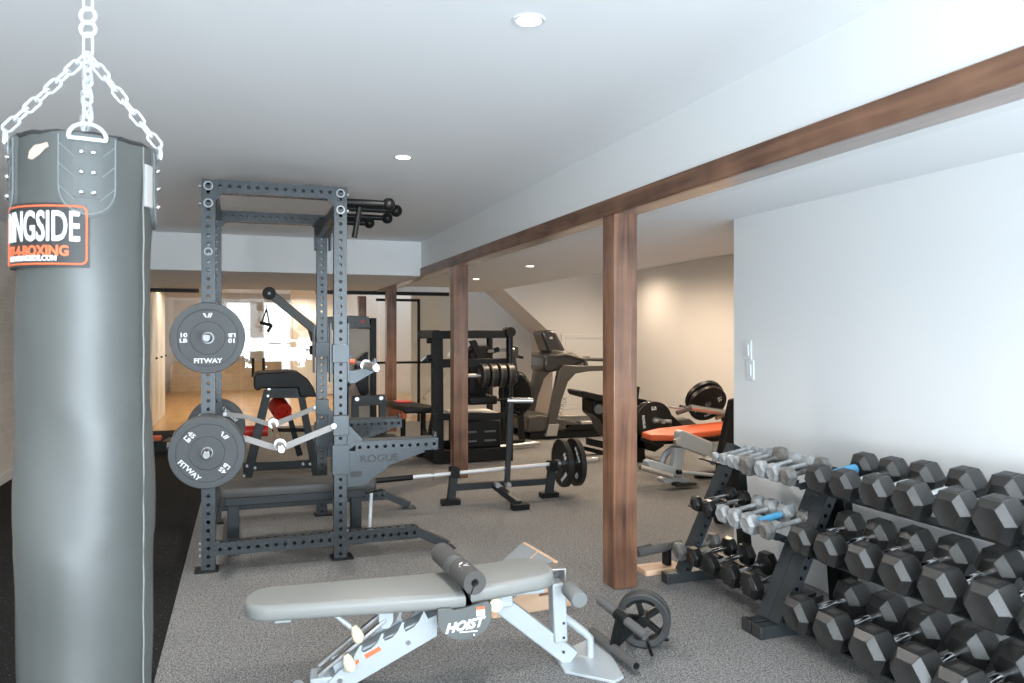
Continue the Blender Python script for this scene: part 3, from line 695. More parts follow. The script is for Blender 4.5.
# ================================================================== BUMPER PLATES
def bumper(name, label, c, ax, D=.405, T=.035, m='bumper', words=('FITWAY', '10', 'LB'), rot=0, group=None, logo=True, hubr=.032, tm='white', raised=True):
    """plate whose lettered face looks along ax"""
    c = Vector(c); a = Vector(ax).normalized(); t = thing(name, label, 'weight plate', c, 0, group); R = D/2
    up = Vector((0, 0, 1)) if abs(a.z) < .9 else Vector((0, 1, 0)); x = up.cross(a).normalized(); y = a.cross(x)
    prof = [(.026, -T/2), (.5*R, -T/2), (.52*R, -T/2+.004), (.80*R, -T/2+.004), (.82*R, -T/2), (R-.004, -T/2), (R, -T/2+.004), (R, T/2-.004), (R-.004, T/2),
            (.815*R, T/2), (.81*R, T/2-.004), (.79*R, T/2-.004), (.785*R, T/2-.001), (.475*R, T/2-.001), (.47*R, T/2-.004), (.455*R, T/2-.004), (.45*R, T/2), (.026, T/2), (.026, -T/2)]
    MB(c).lathe(prof, c=c, axis=a, seg=56, up=(0, 0, 1)).build('disc', m, t, angle=30)
    MB(c).lathe([(.0255, -T/2-.001), (hubr, -T/2-.001), (hubr, T/2+.0015), (.0255, T/2+.0015), (.0255, -T/2-.001)], c=c, axis=a, seg=32).build('hub', 'boltgrey', t)
    if words:
        def put(txt, ang, rad, size, tr, bold=.0012, sx=1.1, dy=0):
            ca, sa = math.cos(ang), math.sin(ang); cx, cy = rad*math.cos(ang-PI/2), rad*math.sin(ang-PI/2)
            co, so = math.cos(tr), math.sin(tr)
            return text_bm(MB(c), txt, size, lambda u, v, w_: c+x*(cx+u*co-(v+dy)*so)+y*(cy+u*so+(v+dy)*co)+a*(T/2+w_), .001, bold, sx=sx).build('lettering', tm, t, angle=30)
        fit, num, un_ = words; k = D/.43
        put(fit, rot, R*.65, .040*k, rot)
        for q in (-1, 1):
            tr = rot if q < 0 else rot+PI
            put(num, rot+q*PI/2, R*.64, .036*k, tr, dy=.016*k, sx=1.25); put(un_, rot+q*PI/2, R*.64, .032*k, tr, dy=-.017*k, sx=1.3)
        if logo:
            b = MB(c); co, so = math.cos(rot), math.sin(rot)
            f = lambda u, v, w_: c+x*(u*k*co-(v*k+R*.64)*so)+y*(u*k*so+(v*k+R*.64)*co)+a*(T/2-.0005+w_)
            for sh in ([(-.030, .012), (-.016, .012), (-.006, -.014), (-.014, -.014)], [(-.004, -.014), (.004, -.014), (.014, .014), (.006, .014)], [(.008, -.014), (.016, -.014), (.026, .014), (.018, .014)]):
                b.bm.faces.new([b.bm.verts.new(f(u, v, .0015)) for u, v in sh])
            b.build('logo', tm, t)
    return t
bumper('bumper_plate', 'grey 10 lb bumper plate on the upper peg of the power rack', (AX, NY-W/2-.035, 1.352), (0, -1, 0), T=.034, hubr=.034)
bumper('bumper_plate', 'grey 45 lb bumper plate, front one on the lower peg of the power rack', (AX, NY-W/2-.122, .71), (0, -1, 0), T=.050, words=('FITWAY', '45', 'LB'), rot=-PI/4)
bumper('bumper_plate', 'grey bumper plate behind the front 45 lb plate, against the rack upright', (AX, NY-W/2-.058, .71), (0, -1, 0), D=.410, T=.066, words=None, group='bumper plates on the lower peg')
bumper('bumper_plate', 'grey bumper plate on the far left upright, half hidden behind the 45 lb plates', (AX, FY+W/2+.055, .69), (0, -1, 0), T=.05, words=('FITWAY', '45', 'LB'), rot=PI*.75)
bumper('bumper_plate', 'outer bumper plate on the peg of the far left upright', (AX, FY+W/2+.12, .69), (0, -1, 0), T=.05, words=None)
# ================================================================== FLAT BENCH IN THE RACK
fb = thing('flat_bench', 'dark flat weight bench inside the power rack', 'bench', (.3, 5.05, 0)); of = (.3, 5.05, 0)
padshape(MB(of), roundrect(-.15, .82, 5.07, 5.36, .02, 3), .062, lambda u, v, w_: V(u, v, .353+w_), .01).build('pad', 'updark', fb)
MB(of).box2((-.12, 5.15, .29), (.76, 5.27, .352)).build('frame', 'darksteel', fb, .004)
for x in (-.07, .70):
    MB(of).box2((x-.035, 5.18, .03), (x+.035, 5.25, .30)).build('leg', 'darksteel', fb, .004)
    MB(of).box2((x-.035, 5.08, 0), (x+.035, 5.38, .045)).build('foot', 'darksteel', fb, .004)
MB(of).tube((.775, 5.12, .0), (.79, 5.12, .33), .011).build('handle_bar', 'plastic_w', fb, label='thin white upright rod')
MB(of).tube((.75, 5.06, .335), (.86, 5.12, .335), .006).build('pull_pin', 'blacksteel', fb)
# ================================================================== LOW BARBELL JACK STAND
js = thing('barbell_jack', 'low black barbell jack stand with lever on the floor past the rack', 'barbell stand', (2.0, 6.0, 0)); oj = (2.0, 6.0, 0)
L0, L1 = at(450, 504, z=0), at(546, 494, z=0)
pl, pr_ = V(L0.x, 6.02, 0), V(2.415, 6.02, 0)
MB(oj).bar(pl+V(0, 0, .135), pr_+V(0, 0, .135), .05, .05).build('crossbar', 'darksteel', js, .003)
for p, nm in ((pl, 0), (pr_, 1)):
    u = MB(oj).bar(p+V(0, 0, .02), p+V(.03, 0, .255), .06, .06, up=(0, 1, 0)).build('upright', 'darksteel', js, .003)
    MB(oj).box2(p+V(-.075, -.045, 0), p+V(.075, .045, .04)).build('foot', 'blacksteel', u, .003)
    MB(oj).box2(p+V(-.005, -.05, .22), p+V(.065, -.025, .30)).box2(p+V(-.005, .025, .22), p+V(.065, .05, .30)).build('cradle', 'blacksteel', u, .003)
e = at(520, 507, z=0.02)
MB(oj).bar((1.93, 6.0, .135), (e.x, e.y+.02, .04), .05, .05).build('centre_leg', 'darksteel', js, .003)
MB(oj).box2((e.x-.07, e.y-.035, 0), (e.x+.07, e.y+.035, .045)).build('foot', 'blacksteel', js, .003)
q = at(511, 398, Y=5.95); base = at(507, 484, Y=5.93)
MB(oj).bar(base, q, .04, .04, up=(0, 1, 0)).build('lever', 'darksteel', js, .003)
r0, r1 = at(512, 402.5, Y=5.9), at(533, 400.5, Y=5.9)
MB(oj).tube(q+V(-.03, 0, -.02), r1, .021).build('lever_handle', 'satin', js)
for p in (V(1.93, 5.955, .15), base): MB(oj).tube(p+V(0, -.05, 0), p+V(0, .01, 0), .022, seg=12).build('pivot_bolt', 'satin', js)
# loaded barbell on it
ca, cb = at(374, 483, Y=6.02), at(597, 462, Y=6.02); cz = .285
mid = V((ca.x+cb.x)/2, 6.02, cz)
ca = V(.955, 6.02, .228); cb = V(2.865, 6.02, .290); mid = (ca+cb)/2; axd = (cb-ca).normalized()
lb = thing('loaded_barbell', 'long silver barbell with black plates, resting on the low jack stand', 'barbell', mid)
MB(mid).tube(ca+axd*.3, cb-axd*.36, .0155).build('shaft', 'whitebar', lb)
MB(mid).tube(cb-axd*.36, cb, .024).lathe([(0, -.015), (.036, -.015), (.036, .015), (0, .015)], c=cb-axd*.37, axis=axd, seg=20).build('sleeve', 'satin', lb)
MB(mid).tube(ca, ca+axd*.30, .022).build('sleeve', 'blacksteel', lb, label='black end of the bar')
MB(mid).lathe([(0, -.01), (.028, -.01), (.028, .01), (0, .01)], c=ca+axd*.46, axis=axd, seg=20).build('collar', 'satin', lb)
for k, (d, rt) in enumerate(((.325, .6), (.21, 2.2))):
    bumper('black_plate', ['black lettered plate on the jack stand barbell, inner of the two', 'black lettered plate on the jack stand barbell, outer of the two'][k], cb-axd*d, -axd, D=.405, T=.045, m='blkplate', words=('ROGUE', '45', 'LB'), rot=rt, logo=False, group='plates on the jack stand barbell')
# ================================================================== ADJUSTABLE BENCH (front)
HO = V(0, 3.1, 0); HA = math.atan(-.1)
hb = thing('adjustable_bench', 'grey padded adjustable weight bench with silver frame in the foreground', 'weight bench', HO, HA)
HL = lambda u, v, w_: V(u, v, w_)      # local frame: u along the bench, v away from the camera
MBh = lambda: MB()
# back pad: tapered with a round head
def taper(x0, x1, w0, w1, r0):
    o = []
    for k in range(9):
        a = PI/2+PI*k/8; o.append((x0+r0+r0*math.cos(a), (w0)*math.sin(a) if True else 0))
    return [(x1, -w1), (x1, w1)] and [(p[0], p[1]) for p in ([(x1, w1)] + [(x0+r0+(x1-x0-r0)*(1-t), w0+(w1-w0)*(1-t)) for t in (.5, 1)][0:1] + [(x0+r0*(1-math.sin(PI*k/10)), w0*math.cos(PI*k/10)) for k in range(11)] + [(x0+r0+(x1-x0-r0)*.5, -(w0+w1)/2), (x1, -w1)])]
ol = taper(-.005, .825, .125, .150, .10); ol = ol[::-1]
ar = sum(ol[i-1][0]*ol[i][1]-ol[i][0]*ol[i-1][1] for i in range(len(ol)))
if ar < 0: ol = ol[::-1]
padshape(MBh(), ol, .062, lambda u, v, w_: V(u, v, .312+.0*u+w_), .022, 4).build('back_pad', 'upgrey', hb, angle=60)
sp = [(.845, -.150), (1.13, -.135), (1.185, -.115), (1.205, -.06), (1.205, .06), (1.185, .10), (1.13, .135), (.845, .150)]
padshape(MBh(), sp, .062, lambda u, v, w_: V(u, v, .328+.03*(u-.845)/.36+w_), .022, 4).build('seat_pad', 'upgrey', hb, angle=60)
MBh().box2((.06, -.05, .298), (.80, .05, .313)).box2((.86, -.05, .315), (1.17, .05, .335)).build('pad_plate', 'silverpaint', hb, .003)
# main rail, sloping down to the left foot
yr = .035
b = MBh(); b.bar((.33, 0, .075), (.80, 0, .265), .07, .06, up=(0, 0, 1)); b.build('main_rail', 'silverpaint', hb, .005)
# ladder plate with hooks
def RL(t, h): d = V(.57, 0, .205).normalized(); n_ = V(-d.z, 0, d.x); p = V(.25, 0, .075)+d*t+n_*h; return (p.x, p.z)
def side(px, py, v=-.062):
    s, c = math.sin(TH), math.cos(TH); a = (px-512)/770.; b_ = (333-py)/770.; d = V(c*a+s, c-s*a, b_)
    ex = V(math.cos(HA), math.sin(HA), 0); nn = V(-ex.y, ex.x, 0); P0 = HO+nn*v; t = P0.dot(nn)/d.dot(nn); q = V(0, 0, 1.38)+d*t
    return ((q-HO).dot(ex), q.z)
hook = [side(x, y) for x, y in ((322, 690), (352, 686), (437, 636), (438, 614), (428, 619), (425.5, 613), (424, 611), (419, 621), (414, 627), (406, 632), (403.5, 628), (404.5, 622.5), (402, 622), (397.5, 632), (392, 638), (385, 641), (383, 638), (384, 634), (382, 633), (377, 643), (371, 649), (363.5, 653), (361, 650), (362.5, 646), (360, 645.5), (354, 656), (352, 663), (338, 672))]
hook = [(u, max(z, .012)) for u, z in hook]
for vv in (-.062, .048):
    b = MBh(); b.prism(hook, .010, lambda u, v, w_, vv=vv: V(u, vv+w_, v)); o = b.build('ladder_plate', 'silverpaint', hb, .0015)
    if vv < 0:
        q1, q2, q3 = RL(.15, .0), RL(.215, .022), RL(.15, .025); d = V(.57, 0, .205).normalized()
        s = MBh(); n_ = V(-d.z, 0, d.x)
        for q4 in ([(364, 655), (379, 646.5), (381.5, 650), (366, 659)], [(352, 665), (358, 659), (359.5, 662), (354, 667.5)]):
            s.prism([side(*k_, -.063) for k_ in q4], .001, lambda u, v, w_: V(u, -.0635+w_, v))
        s.build('orange_sticker', 'orangeprint', o)
        s = MBh()
        for x_, z_ in (side(340, 680), side(408, 642)): s.tube((x_, -.07, z_), (x_, -.06, z_), .010, seg=12)
        s.build('bolts', 'chrome', o)
# strut from pad to foot
MBh().bar((.525, -.045, .262), (.27, -.045, .07), .014, .030, up=(0, 1, 0)).bar((.525, .045, .262), (.27, .045, .07), .014, .030, up=(0, 1, 0)).build('strut', 'satin', hb, .003)
b = MBh()
for x in (.525,): 
    b.prism([(x-.028, .30), (x+.032, .30), (x+.030, .25), (x+.015, .225), (x-.012, .225), (x-.026, .25)], .10, lambda u, v, w_: V(u, -.05+w_, v))
b.box2((.11, -.03, .275), (.17, .03, .305)); b.build('hinge_bracket', 'silverpaint', hb, .003)
for (kx, kz, tx, tz) in ((side(357, 634, -.095)[0], side(357, 634, -.095)[1]+.005, .335, .300), (side(349, 663, -.095)[0], side(349, 663, -.095)[1]+.005, .37, .085)):
    MBh().tube((tx, -.06, tz), (kx, -.085, kz), .010).build('lever', 'silverpaint', hb)
    MBh().lathe([(0, -.034), (.012, -.033), (.020, -.022), (.023, -.008), (.020, .010), (.013, .028), (.010, .034), (0, .035)], c=(kx, -.095, kz-.005), axis=(-.35, .1, .95), seg=18).build('knob', 'ivory', hb)
# left foot with rubber wheels
MBh().tube((.195, -.15, .030), (.195, -.03, .030), .024).build('foot_tube', 'silverpaint', hb)
for s in (-1,): MBh().lathe([(0, 0), (.038, 0), (.040, .006), (.040, .04), (0, .045)], c=(.195, s*.15, .0405), axis=(0, s, 0), seg=22).build('end_cap', 'silverpaint', hb)
MBh().box2((.24, -.05, .0), (.36, .05, .06)).build('foot_bracket', 'silverpaint', hb, .006)
# round guard with logo
gc = (.818, .297); go = []
for k in range(25):
    a = PI+ (PI)*k/24; go.append((gc[0]+.105*math.cos(a), gc[1]-.012+.085*math.sin(a)))
go += [(gc[0]+.105, gc[1]+.03), (gc[0]+.09, gc[1]+.045), (gc[0]-.04, gc[1]+.02), (gc[0]-.055, gc[1]+.03), (gc[0]-.105, gc[1]+.03)]
for vv in (-.168, .150):
    o = MBh().prism(go, .018, lambda u, v, w_, vv=vv: V(u, vv+w_, v)).build('side_guard', 'guard', hb, .003)
    if vv < 0:
        t = MBh(); text_bm(t, 'HOIST', .048, lambda u, v, w_: V(gc[0]-.004+u, -.1695-w_, gc[1]-.040+v+u*.12), .0012, .0022, sx=1.05, shear=.3); t.build('lettering', 'white', o)
        s = MBh().box2((gc[0]+.045, -.1695, gc[1]+.016), (gc[0]+.078, -.168, gc[1]+.028)); s.build('orange_sticker', 'orangeprint', o)
        s = MBh().box2((gc[0]+.045, -.1695, gc[1]-.008), (gc[0]+.078, -.168, gc[1]+.016)).box2((gc[0]-.02, -.1695, gc[1]-.066), (gc[0]+.05, -.168, gc[1]-.062)); s.build('white_sticker', 'white', o)
        MBh().sphere((gc[0]+.035, -.17, gc[1]-.078), .008).build('bolt', 'chrome', o)
MBh().box2((.74, -.15, .25), (.90, .15, .30)).build('pivot_block', 'blacksteel', hb, .01)
# right frame: diagonal beam, front post, base plate, brace
MBh().bar((.93, 0, .325), (1.30, 0, .018), .075, .05, up=(0, 1, 0)).build('diagonal_beam', 'silverpaint', hb, .006)
MBh().bar((1.245, 0, .10), (1.235, 0, .345), .058, .075, up=(0, 1, 0)).build('front_post', 'silverpaint', hb, .006)
MBh().prism([(1.24, -.10), (1.40, -.235), (1.455, -.20), (1.50, .16), (1.46, .20), (1.30, .10), (1.24, .05)], .012, lambda u, v, w_: V(u, v, w_)).build('base_plate', 'silverpaint', hb, .003)
MBh().sweep([(1.25, .01, .205), (1.36, .01, .115), (1.385, .01, .09), (1.388, .01, .01)], .017, seg=12).build('brace', 'silverpaint', hb)
b = MBh()
for z in (.06, .12, .18): b.tube((1.255+.0, -.039, z), (1.255, -.0365, z), .006, seg=10)
b.build('holes', 'blacklabel', hb)
# roller holder on the post
b = MBh(); b.box2((1.205, -.04, .345), (1.212, .04, .405)); b.box2((1.258, -.04, .345), (1.265, .04, .405)); b.box2((1.205, -.04, .40), (1.265, .04, .407)); b.build('roller_bracket', 'satin', hb, .002)
MBh().tube((1.262, -.20, .338), (1.262, .15, .338), .011).build('roller_bar', 'copper', hb)
for s in (-1, 1):
    MBh().lathe([(0, 0), (.030, 0), (.033, .006), (.033, .135), (.030, .14), (0, .14)], c=(1.262, -.085 if s < 0 else .04, .338), axis=(0, s, 0), seg=24).build('foam_roller', 'foamgrey', hb)
MBh().tube((.955, -.075, .30), (.955, -.10, .30), .028, seg=20).build('adjust_knob', 'ivory', hb)
MBh().box2((.93, -.08, .28), (1.03, -.03, .33)).build('seat_hinge', 'silverpaint', hb, .006)
# ---- barbell pad lying over the gap between the pads
fc = HO + Matrix.Rotation(HA, 3, 'Z') @ V(.815, 0, .432)
fp = thing('barbell_pad', 'dark foam barbell pad with slit lying across the grey bench', 'foam pad', fc, HA+.16)
b = MB(); n = 28; ring = []; gap = .35
outer = [(.045*math.cos(a), .045*math.sin(a)) for a in [-PI*.62+gap/4+(2*PI-gap/2)*k/n for k in range(n+1)]]
inner = [(.015*math.cos(a), .015*math.sin(a)) for a in [-PI*.62+gap/2+(2*PI-gap)*k/n for k in range(n+1)]]
for (v0, v1, sc_) in ((-.215, -.03, 1.0), (-.03, .03, .93), (.03, .215, 1.0)):
    O0 = [b.bm.verts.new(V(x*sc_, v0, z*sc_)) for x, z in outer]; O1 = [b.bm.verts.new(V(x*sc_, v1, z*sc_)) for x, z in outer]
    I0 = [b.bm.verts.new(V(x, v0, z)) for x, z in inner]; I1 = [b.bm.verts.new(V(x, v1, z)) for x, z in inner]
    for k in range(n):
        b.bm.faces.new((O0[k], O0[k+1], O1[k+1], O1[k])); b.bm.faces.new((I0[k], I1[k], I1[k+1], I0[k+1]))
        b.bm.faces.new((O0[k], I0[k], I0[k+1], O0[k+1])); b.bm.faces.new((O1[k], O1[k+1], I1[k+1], I1[k]))
    for k in (0, n): b.bm.faces.new((O0[k], O1[k], I1[k], I0[k]))
bmesh.ops.recalc_face_normals(b.bm, faces=b.bm.faces)
b.build('foam', 'foam', fp)
b = MB(); b.lathe([(.0422, -.029), (.0422, .029)], axis=(0, 1, 0), seg=32); b.build('band', 'guard', fp)
b = MB()
for sh in ([(-.10, -.004), (-.085, -.012), (-.085, .002), (-.10, .010)], [(-.12, -.022), (-.105, -.022), (-.105, .012), (-.12, .012)], [(-.145, -.02), (-.122, -.012), (-.122, -.004), (-.145, .016)]):
    b.bm.faces.new([b.bm.verts.new(V(.0455*math.cos(1.95+w_/.045), v, .0455*math.sin(1.95+w_/.045))) for v, w_ in sh])
b.build('logo', 'white', fp)
# ---- wooden slant board behind the bench
wb = thing('slant_board', 'plywood slant board with grey grip strips on the floor behind the bench', 'slant board', (1.33, 3.75, 0), math.radians(5))
b = MB(); b.prism([(-.215, 0), (.215, 0), (.135, .238), (.12, .238)], .38, lambda u, v, w_: V(u, w_-.19, v)); b.build('wedge', 'ply', wb, .002)
for w0, w1 in ((.006, .178), (.198, .374)):
    b = MB(); f = lambda t: (-.215+.335*t, .238*t)
    (u0, z0), (u1, z1) = f(.25), f(.985)
    b.prism([(u0-.001, z0+.001), (u1-.001, z1+.001), (u1-.003, z1+.004), (u0-.003, z0+.004)], w1-w0, lambda u, v, w_: V(u, w0+w_-.19, v))
    b.build('grip_strip', 'grip', wb)
MB().box2((.03, -.1925, .075), (.10, -.189, .088)).build('slot', 'walnut', wb)
# ---- leg attachment with spoked wheel on the floor right of the bench
wc = V(1.66, 3.02, .12)
wh = thing('wheel_attachment', 'black spoked wheel with foam handle rollers on the floor beside the bench', 'exercise wheel', (1.62, 3.0, 0)); ow = (1.62, 3.0, 0)
wx = V(-.55, -.83, .0).normalized()     # wheel axis
b = MB(ow)
for s in (-.022, .022):
    c = wc+wx*s; b.lathe([(.088, -.013), (.112, -.016), (.120, -.010), (.120, .010), (.112, .016), (.088, .013), (.088, -.013)], c=c, axis=wx, seg=44)
b.build('wheel_rim', 'rubber', wh)
b = MB(ow); u1 = V(0, 0, 1); u2 = wx.cross(u1)
for k in range(5):
    a = 2*PI*k/5+.3; d = u1*math.cos(a)+u2*math.sin(a); b.bar(wc+d*.02, wc+d*.092, .022, .03, up=wx)
b.tube(wc-wx*.05, wc+wx*.05, .026); 
for k in range(40):
    a = -.6+1.5*k/40; d = u1*math.cos(a)+u2*math.sin(a); b.bar(wc+d*.082+wx*.036, wc+d*.096+wx*.036, .003, .006, up=wx)
b.build('wheel_spokes', 'blacksteel', wh, .002)
r0, r1 = at(600, 630, Y=2.98), at(636, 668, Y=2.86)
q0, q1 = V(1.47, 3.08, .036), V(1.475, 2.70, .036)
A = at(592, 632, z=.04); B_ = at(636, 666, z=.04); MB(ow).tube(A, B_, .021).build('foam_handle', 'foam', wh)
MB(ow).tube(B_, B_+(B_-A).normalized()*.004, .014).build('handle_cap', 'blacksteel', wh)
C0 = at(598, 596, z=.275); C1 = at(648, 639, z=.2); 
C0 = at(600, 600, Y=3.06); C1 = at(646, 636, Y=2.80)
MB(ow).tube(C0, C0+(C1-C0)*.42, .020).build('foam_handle', 'foam', wh)
MB(ow).tube(C0+(C1-C0)*.55, C1, .020).build('foam_handle', 'foam', wh)
cm = C0+(C1-C0)*.48; am = (A+B_)/2
MB(ow).tube(C0+(C1-C0)*.38, C0+(C1-C0)*.6, .026).bar(cm, V(am.x+.01, am.y, .05), .05, .012, up=(B_-A)).bar(cm, wc, .03, .012, up=wx).bar(V(am.x+.01, am.y, .05), wc, .03, .012, up=wx).build('yoke', 'blacksteel', wh, .002)
p = at(668, 640, z=.02); q = at(652, 655, z=.015)
MB(ow).tube(wc+V(.02, -.02, -.08), p, .007).tube(wc+V(0, -.04, -.09), q, .007).build('spring_clip', 'blacksteel', wh)
# ================================================================== DUMBBELLS
def hexhead(mb, x0, x1, F, ch, ch2=None):
    """hexagonal head between x0 (inner) and x1 (outer); F flat-to-flat, flat side up"""
    R = F/2/math.cos(PI/6); s = 1 if x1 > x0 else -1; ch2 = ch if ch2 is None else ch2
    st = [(x0, R*.60), (x0+s*ch2, R), (x1-s*ch, R), (x1, R*.70), (x1-s*ch*.12, R*.62)]; rings = []
    for x, r in st: rings.append([mb.bm.verts.new(V(x, r*math.cos(PI/3*k), r*math.sin(PI/3*k))) for k in range(6)])
    for a, b_ in zip(rings, rings[1:]):
        for k in range(6): mb.bm.faces.new((a[k], a[(k+1) % 6], b_[(k+1) % 6], b_[k]))
    mb.bm.faces.new(rings[0]); mb.bm.faces.new(rings[-1]); bmesh.ops.recalc_face_normals(mb.bm, faces=mb.bm.faces); return mb
def make_db(name, F, T, span, hm, bm_, hr=.016, contour=True, plate=True, wrap=None):
    t = thing(name, 'x', 'dumbbell', (0, 0, -50))
    for s in (-1, 1):
        c = s*span/2
        h = hexhead(MB(), c-s*T/2, c+s*T/2, F, T*.22, T*.24).build('head', hm, t, .0016, bseg=1)
        if plate:
            MB().box2((c-T*.22, -F*.20, F/2-.001), (c+T*.22, F*.20, F/2+.0012)).build('weight_badge', 'blacklabel', h, .001)
            MB().box2((c-T*.12, -F*.13, F/2+.001), (c+T*.12, F*.13, F/2+.0018)).build('badge_face', 'updark', h)
    g = span/2-T/2+.002
    prof = [(0, -g), (hr*.8, -g), (hr*.8, -g*.85), (hr*.92, -g*.6), (hr*1.08, 0), (hr*.92, g*.6), (hr*.8, g*.85), (hr*.8, g), (0, g)] if contour else [(0, -g), (hr, -g), (hr, g), (0, g)]
    MB().lathe(prof, axis=(1, 0, 0), seg=18).build('handle', bm_, t)
    if wrap: MB().lathe([(hr*1.02, -g*.8), (hr*1.45, -g*.8), (hr*1.45, g*.9), (hr*1.02, g*.9)], axis=(1, 0, 0), seg=18).build('grip_wrap', 'blue', t, label='blue wrapped grip')
    return t
ORD = ['first', 'second', 'third', 'fourth', 'fifth', 'sixth', 'seventh', 'eighth']
TILT = math.radians(9)
# near rack, three tiers
near_t = [('top', 2.46, .734, [(821, .128), (847, .132), (878, .140), (915, .146), (958, .154), (1002, .162), (1058, .168)]),
          ('middle', 2.345, .476, [(805, .132), (832.6, .136), (866, .144), (903, .152), (945.5, .158), (995.5, .166), (1053, .172)]),
          ('bottom', 2.30, .165, [(803, .158), (836, .164), (874, .170), (918, .176), (964, .182), (1020, .188)])]
protos = {}
for tier, X, z, lst in near_t:
    px0 = lst[0][0]; Z0 = 770*(1.38-z)
    for i, (px, F) in enumerate(lst):
        a = (px-512)/770.0; sY = math.sin(TH); cY = math.cos(TH)
        Zc = X/(a*cY+sY); Y = Zc*(cY-a*sY)
        F *= .95; T = F*.84; span = .255+(F-.128)*.6
        pr0 = make_db('hex_dumbbell', F, T, span, 'hexrub', 'chrome', hr=.017, wrap=1 if tier == 'top' and i == 0 else None)
        xc = X+span/2*math.cos(TILT); zc = z-.008+(F-lst[0][1])/2+span/2*math.sin(TILT)
        pr0.location = (xc, Y, zc); pr0.rotation_euler = (0, -TILT, random.uniform(-.05, .05)); pr0['group'] = 'black dumbbells on the near rack'
        pr0['label'] = 'black hex dumbbell with chrome handle, %s from far end, near rack %s tier' % (ORD[i], tier)
        if tier == 'top' and i == 0: pr0['label'] = 'black hex dumbbell with blue wrapped handle, first from far end, near rack top tier'
# small blue wrapped handle behind the first top dumbbells
# near rack frame
NRY0, NRY1 = 2.93, 1.35
def dumbbell_rack(name, label, y_far, y_near, c, tiers, cut=0):
    t = thing(name, label, 'dumbbell rack', (2.55, (y_far+y_near)/2, 0)); o = (2.55, (y_far+y_near)/2, 0)
    for y in (y_far, y_near):
        lg = MB(o).perf((2.30, y, .05), (2.64, y, .74), .05, .075, pitch=.05, r=.010, up=(0, 1, 0), sides=(1, 3) if False else (0, 2)).build('upright', c, t)
        MB(o).bar((2.72, y, .05), (2.66, y, .72), .05, .07, up=(0, 1, 0)).build('rear_post', 'blacksteel', t, .002)
        MB(o).box2((2.20, y-.03, .0), (2.86, y+.03, .055)).build('base_foot', c, t, .003)
        MB(o).box2((2.185, y-.033, -.0), (2.215, y+.033, .058)).box2((2.85, y-.033, -.0), (2.872, y+.033, .058)).build('foot_cap', 'blacklabel', t, .003)
        for (X, z, e) in tiers:
            MB(o).prism([(X+.05, z-e-.006), (X+.28, z-e+.030), (X+.28, z-e), (X+.20, z-e-.02), (X+.07, z-e-.035)], .012, lambda u, v, w_: V(u, y-.035+w_, v)).build('bracket', c, t, .002)
    for (X, z, e) in tiers:
        for dx in (.045, .225):
            xx = X+dx; zz = z-e+dx*math.tan(TILT)
            R = Matrix.Rotation(-TILT, 3, 'Y')
            MB(o).box((xx, (y_far+y_near)/2, zz-.006), (.06, y_far-y_near+.03, .008), R).box((xx+.027, (y_far+y_near)/2, zz-.018), (.006, y_far-y_near+.03, .03), R).build('shelf_rail', 'darksteel', t, .001)
    return t
dumbbell_rack('dumbbell_rack', 'three tier steel dumbbell rack nearest the camera, full of black hex dumbbells', NRY0, NRY1, 'steel', [(2.46, .734, .080), (2.345, .476, .082), (2.30, .165, .095)])
FRY0, FRY1 = 3.74, 3.008
dumbbell_rack('dumbbell_rack', 'shorter steel rack of mixed silver and black dumbbells behind the near rack', FRY0, FRY1, 'steel', [(2.40, .728, .052), (2.33, .468, .052), (2.32, .17, .065)])
def farput(px, X, z, name, F, T, span, hm, bm_, hr, label, contour=False, wrap=None, tilt=TILT, rz=0):
    a = (px-512)/770.0; sY = math.sin(TH); cY = math.cos(TH); Zc = X/(a*cY+sY); Y = Zc*(cY-a*sY)
    o = make_db(name, F, T, span, hm, bm_, hr, contour, False, wrap)
    o.location = (X+span/2*math.cos(tilt), Y, z+span/2*math.sin(tilt)); o.rotation_euler = (0, -tilt, rz); o['label'] = label; o['group'] = 'small dumbbells on the far rack'
farX = 2.376
for i, (px, F, hm, dsc) in enumerate([(716, .048, 'castgrey', 'tiny silver dumbbell'), (724, .058, 'castgrey', 'slim silver dumbbell'), (732, .064, 'castgrey', 'slim silver dumbbell'), (739.5, .070, 'castgrey', 'slim silver dumbbell'),
        (748, .098, 'castdark', 'tarnished chunky hex dumbbell'), (762, .080, 'castgrey', 'silver hex dumbbell'), (775, .084, 'castgrey', 'silver hex dumbbell'), (788, .086, 'castdark', 'tarnished hex dumbbell')]):
    farput(px, 2.37, .72, 'hex_dumbbell', F, F*.62, .20, hm, hm, .012, '%s, %s from far end, far rack top tier' % (dsc, ORD[i]))
for i, (px, F, hm, bm_, dsc, wr) in enumerate([(697, .078, 'castblack', 'chrome', 'small black hex dumbbell with chrome handle', None), (709.5, .084, 'castblack', 'chrome', 'small black hex dumbbell with chrome handle', None),
        (724, .088, 'castgrey', 'castgrey', 'silver hex dumbbell', None), (736, .092, 'castgrey', 'castgrey', 'silver hex dumbbell', None), (750, .098, 'castgrey', 'castgrey', 'silver hex dumbbell with blue wrapped grip', 1), (767, .082, 'castdark', 'castgrey', 'tarnished silver hex dumbbell', None)]):
    farput(px, 2.30, .462, 'hex_dumbbell', F, F*.66, .215, hm, bm_, .012, '%s, %s from far end, far rack middle tier' % (dsc, ORD[i]), contour=bm_ == 'chrome', wrap=wr)
